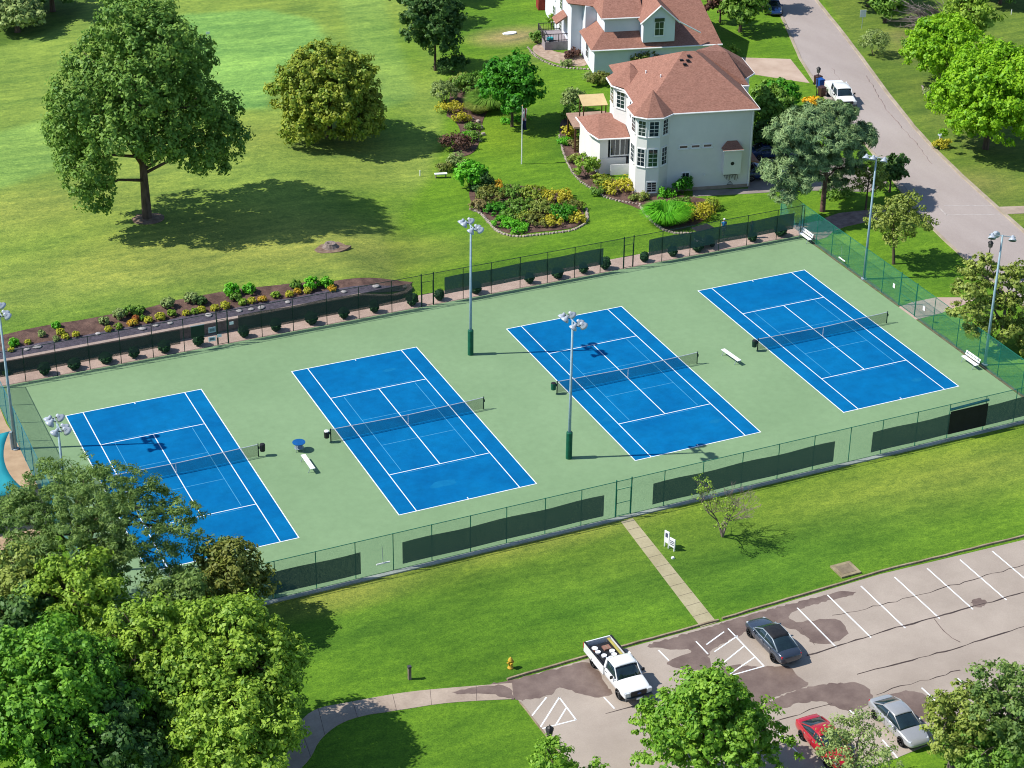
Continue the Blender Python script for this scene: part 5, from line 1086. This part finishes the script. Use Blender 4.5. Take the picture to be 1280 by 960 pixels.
# ------------------------------------------------------------------ houses
TH=R_(-14.03); HO=Vector((48.29,30.52,0)); HU=Vector((math.cos(TH),math.sin(TH),0)); HV=Vector((-HU.y,HU.x,0))
def win(par,u0,z0,w_,h_,v,ang=0,mull=(2,3),origin=None,arch=False):
    """window centred at local (u0,v) facing ang (0 = toward -v), sill height z0"""
    c=Vector((u0,v,z0+h_/2)); q=Matrix.Rotation(ang,3,'Z')
    def bx(dx,dz,sx,sz,y,sy): 
        m_=M().box((dx,y,dz),(sx,sy,sz)); m_.v=[tuple(q@Vector(a)+c) for a in m_.v]; return m_
    W=bx(0,0,w_+.2,h_+.2,-.02,.07); o=W.build('window',trim,par)
    bx(0,0,w_,h_,-.058,.02).build('pane',glass,o)
    mm=M()
    for k in range(1,mull[0]): t_=bx(-w_/2+w_*k/mull[0],0,.035,h_,-.068,.02); mm.add(t_.v,t_.f)
    for k in range(1,mull[1]): t_=bx(0,-h_/2+h_*k/mull[1],w_,.03 if k!=mull[1]//2+0 else .05,-.0685,.02); mm.add(t_.v,t_.f)
    if mm.v: mm.build('muntins',trim,o)
    bx(0,-h_/2-.13,w_+.3,.06,-.05,.12).build('sill',trim,o)
    return o
def roof_obj(par,faces,verts,name='roof',m=None,th=.16):
    mm=M().add(verts,faces); o=mm.build(name,m or roofm,par,recalc=True); q=o.modifiers.new('s','SOLIDIFY'); q.thickness=th; q.offset=-1; return o
h1=empty('house',HO,TH,'three storey beige house with corner turret and red shingle roof behind the courts','house')
foot=[(0.05,.1),(0.05,6.5),(.8,6.6),(.8,8.1),(2.3,9.6),(2.3,13.6),(-10.9,13.6),(-10.9,11.4),(-11.9,10.2),(-11.9,8.3),(-10.9,7.0),(-10.9,3.0),(-11.75,1.9),(-11.6,-.1),(-10.75,-.75),(-9.45,-.8),(-8.35,.1)]
M().prism(foot,-.2,8.25).build('wall',siding,h1)
M().prism([(x*1.004+(.03 if x>0 else -.03),y+(-.04 if y<3 else .04)) for x,y in foot],-.3,.35).build('foundation',concrete,h1)
E_=8.3
pk=(-5.6,6.6,12.0); pk2=(-4.4,6.6,12.0)
v=[(0.45,-.25,E_),(-11.3,-.25,E_),(-11.3,13.9,E_),(0.45,13.9,E_),pk,pk2]
rf=roof_obj(h1,[(0,1,4,5),(1,2,4),(2,3,5,4),(3,0,5)],v)
def cone(cx,cy,za,ring,name='turret_roof'):
    v=[(cx,cy,za)]+[(x,y,E_+.03) for x,y in ring]; return roof_obj(h1,[(0,i+1,i+2) for i in range(len(ring)-1)]+[(0,len(ring),1)],v,name)
cone(-9.95,.95,10.35,[(-8.1,-.2),(-9.3,-1.2),(-10.9,-1.15),(-12.05,-.35),(-12.2,2.0),(-11.0,3.4),(-8.8,3.2)])
cone(-10.2,9.3,10.1,[(-10.8,6.6),(-12.3,8.1),(-12.3,10.4),(-10.8,11.8),(-8.5,11.5),(-8.5,7)],'bay_roof')
v=[(2.7,9.4,E_+.01),(2.7,14,E_+.01),(-3,14,E_+.01),(-3,8,E_+.01),(1.2,7.8,E_+.01),(1.2,6.1,E_+.01),(-.2,9.6,10.6),(-.6,12,10.6),(-3.5,9,11.2)]
roof_obj(h1,[(0,1,7,6),(1,2,7),(2,8,7),(8,6,7),(0,6,4),(4,6,5),(5,6,8),(2,3,8),(3,5,8)],v,'wing_roof')
gt=M()
def gut(pts,z=E_-.08):
    for a,b_ in zip(pts[:-1],pts[1:]): gt.tube([(*a,z),(*b_,z)],.085,6)
gut([(.47,13),( .47,-.27),(-8.1,-.27),(-9.3,-1.22),(-10.9,-1.17),(-12.07,-.35),(-12.2,2.0),(-11.3,3.2),(-11.3,6.6),(-12.32,8.1),(-12.3,10.4),(-10.9,11.8)]); gut([(.5,6.15),(1.22,6.1),(1.22,7.8),(2.72,9.4),(2.72,14)])
gt.build('gutter',trim,h1)
dp=M(); dp.tube([(-.12,-.02,.2),(-.12,-.02,8.1)],.06,6); dp.build('downpipe',trim,h1)
# roof vents
for du,dv,dz in [(-5.4,5.4,11.3),(-5.8,5.0,11.07),(-6.0,5.6,11.3),(-5.2,5.9,11.6)]:
    M().box((du,dv,dz+.18),(.32,.28,.14)).build('roof_vent',black,h1)
for du,dv,dz in [(-9.1,7.2,9.65),(-8.3,4.5,10.15)]: M().tube([(du,dv,dz-.2),(du,dv,dz+.35)],.07,7).build('vent_pipe',trim,h1)
# turret windows: three faces, three storeys
def face_win(a,b_,zs,w_,hs,mull=(2,4)):
    a=Vector(a); b_=Vector(b_); c=(a+b_)/2; d=(b_-a).normalized(); ang=math.atan2(d.y,d.x)
    for z,h_ in zip(zs,hs): win(h1,c.x,z,w_,h_,c.y,ang,mull)
face_win((-10.75,-.75),(-9.45,-.8),[6.3,3.2,.55],.85,[1.45,1.7,.95])
face_win((-11.6,-.1),(-10.75,-.75),[6.3,3.2],.7,[1.45,1.7]); face_win((-9.45,-.8),(-8.35,.1),[6.3,3.2],.7,[1.45,1.7]); face_win((-11.75,1.9),(-11.6,-.1),[6.3,3.2],.9,[1.45,1.7])
face_win((-11.9,8.3),(-10.9,7.0),[6.1],.95,[1.6],(2,4)); face_win((-11.9,10.2),(-11.9,8.3),[6.1],1.1,[1.6]); face_win((-10.9,7.0),(-10.9,3.0),[5.9],1.3,[1.6])
for k in range(3): win(h1,-6.85+k*1.2,4.55,.75,.2,.1,0,(1,1))
win(h1,-6.5,1.0,.65,.9,.1,0,(2,2))
# bay window box on the front wall with little roof, vent and hanging plants
M().box((-2.0,-.22,3.0),(1.75,.62,2.55)).build('bay_box',siding,h1); 
v=[(-3.05,-.68,4.28),(-.95,-.68,4.28),(-.95,.1,4.28),(-3.05,.1,4.28),(-2.5,.1,5.0),(-1.5,.1,5.0)]
roof_obj(h1,[(0,1,5,4),(1,2,5),(3,0,4)],v,'bay_roof'); M().box((-2.0,-.66,4.24),(2.1,.07,.1)).build('bay_trim',trim,h1)
M().lathe((-2.0,-.56,2.85),[(.16,0),(.2,.04)],12,'y').build('vent_hood',black,h1)
im=M()
for k in range(9): a=k*.7; im.tube([(-2.6+.16*k,-.1,1.45),(-2.55+.16*k,-.25,1.2-.3*math.sin(a)*math.sin(a))],.025,5)
im.tube([(-2.7,-.12,1.5),(-1.3,-.12,1.5)],.03,5); im.tube([(-2.0,-.12,.8),(-1.7,-.12,.5),(-2.3,-.12,.5),(-2.0,-.12,.8)],.04,5); im.build('wall_ornament',black,h1)
M().box((-4.6,-.03,1.6),(.14,.08,.2)).build('outdoor_socket',trim,h1)
win(h1,1.9,4.5,.9,1.3,8.35,R_(45),(2,3))
v=[(.1,1.0,2.5),(.1,4.0,2.5),(1.2,4.0,2.2),(1.2,1.0,2.2)]; roof_obj(h1,[(0,1,2,3)],v,'porch_roof')
# sunroom
sf=[(-11.2,5.35),(-13.9,5.4),(-14.4,7.1),(-14.7,11.3),(-11.0,11.3)]
M().prism(sf,-.1,1.7).build('sunroom_base',siding,h1)
M().prism([(-13.05,5.5),(-13.9,5.4),(-14.4,7.1),(-14.7,11.3),(-14.2,11.3),(-13.6,7.2)],1.7,3.85).build('sunroom_wall',siding,h1)
for k in range(2):
    o=M().box((-12.6+k*1.0-.02+.25,5.45,2.8),(.98,.08,1.9)).build('window',trim,h1); M().box((-12.6+k*1.0+.23,5.40,2.8),(.86,.03,1.6)).build('pane',glass,o); M().box((-12.6+k*1.0+.23,5.38,2.8),(.04,.03,1.6)).build('muntins',trim,o)
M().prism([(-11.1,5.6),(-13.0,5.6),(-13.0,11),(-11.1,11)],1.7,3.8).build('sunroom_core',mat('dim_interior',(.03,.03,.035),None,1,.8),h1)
v=[(-11.0,4.95,3.95),(-14.15,5.0,3.95),(-14.8,7.0,3.95),(-15.1,11.2,3.95),(-11,11.5,4.2),(-11.0,9.0,4.95),(-13.3,9.2,4.9)]
roof_obj(h1,[(0,1,6,5),(1,2,6),(2,3,6),(3,4,6),(4,5,6)],v,'sunroom_roof')
g2=M()
for a,b_ in zip([(-11,4.9),(-14.2,4.95),(-14.87,6.98)],[(-14.2,4.95),(-14.87,6.98),(-15.15,11.2)]): g2.tube([(*a,3.9),(*b_,3.9)],.08,6)
g2.build('gutter',trim,h1)
M().box((-12.0,4.6,.75),(1.9,.06,1.1)).build('white_fence_panel',trim,h1); 
# balcony deck with awning
M().box((-13.2,13.2,2.75),(4.2,4.0,.2)).build('balcony',mat('pink_deck',D(206,172,152),D(180,146,126),2,.8),h1)
for x_,y_ in((-15.1,11.4),(-15.1,15.0),(-11.3,15.0)): M().box((x_,y_,1.35),(.16,.16,2.7)).build('balcony_post',woodm,h1)
aw=empty('patio_canopy',HO+HU*(-13.1)+HV*12.6+Vector((0,0,2.85)),TH,'cream fabric canopy on dark posts over the upper deck','canopy')
roof_obj(aw,[(0,1,2,3)],[(-1.3,-1.1,2.05),(1.3,-1.1,2.05),(1.3,1.1,2.45),(-1.3,1.1,2.45)],'canopy_cloth',mat('cream_cloth',D(240,214,160),D(226,200,148),2,.8),.05)
for x_,y_ in((-1.15,-.9),(1.15,-.9),(-1.15,.9),(1.15,.9)): M().box((x_,y_,1.0),(.1,.1,2.05)).build('post',woodm,aw)
wt=empty('covered_grill',HO+HU*(-12.2)+HV*16.4+Vector((0,0,0)),TH,'white covered furniture behind the cream canopy','garden furniture'); M().box((0,0,1.2),(1.9,1.5,.9),0,.85).build('cover',white,wt,bevel=.15); M().box((0,0,.4),(1.7,1.3,.8)).build('base',black,wt)
# far house
h2=empty('house',HO-HU*1.9,TH,'pale grey house with gable dormer and dark railed deck behind the near house','house')
M().prism([(-6.4,33.4),(7.6,33.4),(7.6,50),(-6.4,50)],-.1,3.0).build('wall',siding2,h2)
M().prism([(-7.6,40.5),(-6.3,40.5),(-6.3,39),(-5.0,39),(-5.0,34.9),(-.6,34.9),(-.6,60),(-7.0,60),(-7.6,55)],-.1,6.1).build('upper_wall',siding2,h2)
v=[(-6.9,32.9,3.05),(-.6,32.9,3.05),(-.6,35.1,4.55),(-5.1,35.1,4.55),(-6.9,39.5,3.05),(-5.0,39.2,4.4)]
roof_obj(h2,[(0,1,2,3),(4,0,3,5)],v,'lower_roof')
v=[(-1.0,32.9,3.05),(8.1,32.9,3.05),(8.1,52,3.05),(-1.0,52,3.05),(-1.0,42.5,9.4),(5.8,42.5,9.4),(-1,35.0,4.55)]
roof_obj(h2,[(0,1,5,4,6),(1,2,5),(2,3,4,5)],v,'roof')
v=[(-5.5,34.4,6.15),(-.6,34.4,6.15),(-.3,42.3,9.3),(-3.2,42.3,9.3),(-8.1,40.3,6.15),(-5.5,38.8,6.15),(-8.1,60,6.15),(-3.6,60,9.3)]
roof_obj(h2,[(0,1,2,3),(0,3,5),(4,5,3),(4,3,7,6)],v,'upper_roof')
M().prism([(-1.0,33.1),(2.6,33.1),(2.6,36),(-1.0,36)],3.6,6.1).build('dormer_wall',siding2,h2)
M().add([(-1,33.1,6.1),(2.6,33.1,6.1),(.8,33.1,7.7),(-1,37,6.1),(2.6,37,6.1),(.8,37,7.7)],[(0,1,2),(3,5,4),(0,2,5,3),(1,4,5,2),(0,3,4,1)]).build('dormer_gable',siding2,h2)
v=[(.8,32.8,7.9),(-1.4,32.8,5.95),(-1.4,38,5.95),(.8,40,7.9),(3.0,32.8,5.95),(3.0,38,5.95)]
roof_obj(h2,[(0,1,2,3),(0,3,5,4)],v,'dormer_roof')
rk=M(); rk.tube([(-1.45,32.75,5.85),(.8,32.75,7.85),(3.05,32.75,5.85)],.1,5); rk.tube([(3.0,33.0,5.9),(5.6,33.2,4.4)],.09,5); rk.tube([(-6.9,32.85,3.0),(8.15,32.85,3.0)],.09,6); rk.tube([(-5.55,34.35,6.1),(-1,34.35,6.1)],.08,6); rk.build('fascia',trim,h2)
win(h2,.8,4.4,.95,1.5,33.1,0,(2,2)); M().prism([(.8+.55*math.cos(a),33.06) for a in ()] or [(.25,33.02),(1.35,33.02),(1.35,33.08),(.25,33.08)],5.95,6.35).build('arched_pane',glass,h2)
win(h2,7.0,.9,.9,1.2,33.4,0,(1,3))
for v_,z_ in((46,3.6),(50,3.6),(46,.9),(50,.9)): win(h2,-7.63,z_,1.0,1.7,v_,R_(-90),(2,4))
win(h2,-6.42,.9,1.0,1.5,37,R_(-90),(2,2))
roof_obj(h2,[(0,1,2,3)],[(-8.9,42.5,2.9),(-8.9,44.8,2.9),(-7.6,44.8,3.8),(-7.6,42.5,3.8)],'porch_roof')
for u_ in(.9,3.3,5.4): M().box((u_,41,8.75),(.35,.3,.3)).build('roof_vent',roofm,h2)
M().lathe((-6.3,41.5,6.9),[(.05,0),(.42,.12),(.46,.16)],12).build('satellite_dish',mat('dark_grey2',(.05,.05,.06),None,3,.4),h2)
# deck
dk=empty('wooden_deck',gp(700,62),TH,'raised grey deck with dark railing beside the far house','deck')
dm=mat('deck_grey',D(190,180,184),D(160,150,156),2,.8,stretch=(1,8,1)); M().box((.3,2.0,.5),(4.2,4.2,1.0)).build('deck_floor',dm,dk)
rl=M()
for (a,b_) in (((-1.8,0),(2.4,0)),((-1.8,0),(-1.8,4.0)),((-1.8,4.0),(1.6,4.0))):
    for z_ in(1.15,1.9): rl.tube([(*a,z_),(*b_,z_)],.05,5)
    n_=int((Vector(b_)-Vector(a)).length/.3)
    for k in range(n_+1): q=Vector(a).lerp(Vector(b_),k/n_); rl.tube([(q.x,q.y,1.0),(q.x,q.y,1.9)],.045 if k%5==0 else .02,4)
rl.build('railing',mat('dark_rail',(.03,.025,.03),(.05,.04,.045),3,.6),dk)
o=M().box((-1.0,.6,1.25),(.7,.5,.35)).build('storage_tub',mat('turquoise_plastic',D(60,190,200),None,2,.5),None,bevel=.05); o.location=gp(700,62); tag(o,'turquoise tub standing on the far house deck','tub')
o=empty('shed',gp(683,10),TH,'red timber shed cut off by the top edge','shed'); rm=mat('red_timber',D(176,70,56),D(140,50,42),2,.8,stretch=(8,1,1)); M().box((0,0,1.1),(2.3,1.6,2.2)).build('wall',rm,o); roof_obj(o,[(0,1,3,2)],[(-1.3,-.95,2.2),(1.3,-.95,2.2),(-1.3,.95,2.7),(1.3,.95,2.7)],'roof',roofm,.08)
o=empty('white_fence',gp(697,9),TH,'white fence panel right of the red shed','fence'); M().box((1.1,.1,.9),(1.6,.08,1.8)).build('panel',white,o); M().box((.25,.1,.95),(.12,.12,1.95)).build('post',trim,o)
# ------------------------------------------------------------------ left edge: shade sail and deck
sheet('pool_deck',pix([(-60,470),(-2,505),(8,530),(22,550),(48,596),(60,650),(40,700),(-60,720)]),.02,mat('tan_deck',D(214,184,150),D(190,160,128),1,.85))
ss=empty('shade_sail',gp(0,600,0),0,'turquoise shade sail at the left edge beyond the side fence','shade sail')
cl=M(); base=ss.location; N=10
A=gp(12,539,4.2)-base; B=gp(31,612,2.8)-base; Cc=gp(-70,640,2.6)-base; Dd=gp(-70,560,4.0)-base
for i in range(N+1):
    for j in range(N+1):
        s,t_=i/N,j/N; p=(Dd.lerp(A,s)).lerp(Cc.lerp(B,s),t_); sag=4*t_*(1-t_); p.x-=sag*.9*s; p.z-=.25*4*s*(1-s)*sag; cl.v.append(tuple(p))
for i in range(N):
    for j in range(N): k=i*(N+1)+j; cl.f.append((k,k+1,k+N+2,k+N+1))
o=cl.build('sail_cloth',mat('turquoise_cloth',D(40,176,190),D(26,154,172),.6,.7),ss,smooth=True,recalc=False); q=o.modifiers.new('s','SOLIDIFY'); q.thickness=.02
a=gp(16,562)-base; b_=gp(1,450,9.0)-base; M().tube([a,gp(13,540,1.6)-base],.13,8).build('short_post',steel,ss); 
# two dark equipment boxes inside left fence
for k,(u,v_) in enumerate([(23,512),(26,520)]): pass
# ------------------------------------------------------------------ golf cart and people behind the back fence
gc=empty('golf_cart',(*gp(877,309)[:2],.02),R_(8),'dark golf cart with bag behind the back fence screen','golf cart')
for x_,y_ in((-.8,.5),(-.8,-.5),(.85,.5),(.85,-.5)): M().lathe((x_,y_-.09,.22),[(.22,0),(.22,.18)],14,'y').build('wheel',tyrem,gc)
dkc=paint('cart_dark',(.03,.04,.06)); M().box((0,0,.45),(2.3,1.1,.3),0,.94).build('body',dkc,gc,bevel=.06); M().box((.85,0,.72),(.55,1.0,.4),0,.7).build('cowl',dkc,gc,bevel=.06)
M().box((-.25,0,.75),(.55,1.0,.25)).build('seat',white,gc,bevel=.04); M().box((-.5,0,1.05),(.12,1.0,.4)).build('backrest',black,gc,bevel=.03); M().box((0,0,1.92),(1.9,1.15,.08)).build('canopy_roof',black,gc,bevel=.04)
for x_,y_ in((-.8,.5),(-.8,-.5),(.75,.5),(.75,-.5)): M().tube([(x_,y_,.6),(x_*.95,y_,1.9)],.02,5).build('roof_post',black,gc)
M().tube([(.55,.25,.95),(.4,.25,1.1)],.02,5).build('steering_column',black,gc)
bgm=empty('golf_bag',(*gp(868,309)[:2],.05),0,'pale golf bag with clubs beside the dark cart','bag'); M().tube([(0,0,0),(.1,0,.85)],.15,10).build('bag_body',mat('pale_bag',D(190,196,206),D(150,150,170),5,.7),bgm); M().tube([(.1,0,.8),(.2,0,1.15)],.03,5).build('club',steel,bgm)
def person(label,loc,rz,shirt,shorts,cap):
    t=empty('person',loc,rz,label,'person'); sk=mat('skin',(.48,.28,.19),(.44,.25,.17),3,.6)
    vs=[(0,0,.95),(0,0,1.15),(0,.0,1.38),(0,0,1.47),(0,.01,1.56),(0,.02,1.66),
        (.09,0,.9),(.10,.03,.5),(.11,0,.09),(.11,.14,.04),(-.09,0,.9),(-.10,-.0,.5),(-.11,-.05,.09),(-.11,.09,.04),
        (.17,0,1.40),(.25,.0,1.13),(.24,.14,.92),(-.17,0,1.40),(-.25,.02,1.13),(-.22,.18,.95)]
    ed=[(0,1),(1,2),(2,3),(3,4),(4,5),(0,6),(6,7),(7,8),(8,9),(0,10),(10,11),(11,12),(12,13),(2,14),(14,15),(15,16),(2,17),(17,18),(18,19)]
    rad=[.13,.12,.13,.055,.085,.07,.085,.055,.04,.035,.085,.055,.04,.035,.06,.04,.03,.06,.04,.03]
    for hd in (16,19):
        b0=Vector(vs[hd]); s=1 if hd==16 else -1
        for k,(dx,l_) in enumerate(((-.03,.075),(-.01,.09),(.01,.085),(.03,.07))):
            vs.append(tuple(b0+Vector((dx,.04,-.03)))); vs.append(tuple(b0+Vector((dx*1.1,.06,-.03-l_)))); rad+=[.010,.008]; ed+=[(hd,len(vs)-2),(len(vs)-2,len(vs)-1)]
        vs.append(tuple(b0+Vector((-s*.05,.05,-.02)))); rad.append(.010); ed.append((hd,len(vs)-1))
    me=bpy.data.meshes.new('body'); me.from_pydata(vs,ed,[]); o=bpy.data.objects.new('body',me); COL.objects.link(o); o.parent=t; me.materials.append(sk)
    s_=o.modifiers.new('skin','SKIN'); 
    for i,r_ in enumerate(rad): me.skin_vertices[0].data[i].radius=(r_,r_)
    me.skin_vertices[0].data[0].use_root=True
    q=o.modifiers.new('sub','SUBSURF'); q.levels=1; q.render_levels=1
    M().tube([(0,0,.93),(0,0,1.15),(0,0,1.40),(0,0,1.46)],[.165,.16,.185,.09],12).build('shirt',shirt,t,smooth=True)
    sv=M()
    for s in(-1,1): sv.tube([(s*.13,0,1.41),(s*.22,0,1.24)],[.085,.07],8)
    sv.build('sleeves',shirt,t,smooth=True)
    sh=M(); sh.tube([(0,0,.98),(0,0,.84)],[.17,.17],12)
    for s in(-1,1): sh.tube([(s*.09,0,.92),(s*.1,.01,.55)],[.11,.095],10)
    sh.build('shorts',shorts,t,smooth=True)
    M().lathe((0,.02,1.66),[(.105,0),(.105,.05),(.06,.10),(.01,.11)],12).build('cap',cap,t,smooth=True); M().box((0,.13,1.67),(.14,.12,.015)).build('cap_brim',cap,t)
    fc=M(); 
    for s in(-1,1): fc.box((s*.03,.098,1.62),(.015,.012,.01))
    fc.build('eyes',black,t); M().box((0,.115,1.595),(.02,.03,.035)).build('nose',sk,t); M().box((0,.1,1.565),(.04,.01,.008)).build('mouth',mat('lip',(.3,.1,.09),None,3,.6),t)
    M().box((.11,.06,.04),(.1,.27,.09)).build('shoe',white,t,bevel=.02); M().box((-.11,.01,.04),(.1,.27,.09)).build('shoe',white,t,bevel=.02)
    return t
blueshirt=mat('blue_shirt',D(40,130,200),None,5,.8); tealshirt=mat('teal_shirt',D(40,160,170),None,5,.8); navyshorts=mat('navy_shorts',(.03,.04,.08),None,5,.8)
person('person in blue shirt, white cap and white shorts behind the back fence',(40.3,21.5,0),R_(160),blueshirt,white,white)
person('person in teal shirt bending over behind the back fence screen',(42.4,20.0,0),R_(200),tealshirt,navyshorts,black)
for o in bpy.data.objects:
    if o.get('label') and len(o['label'].split())>16: print('LONG',o.name,o['label'])
print('OBJECTS',len(bpy.data.objects))
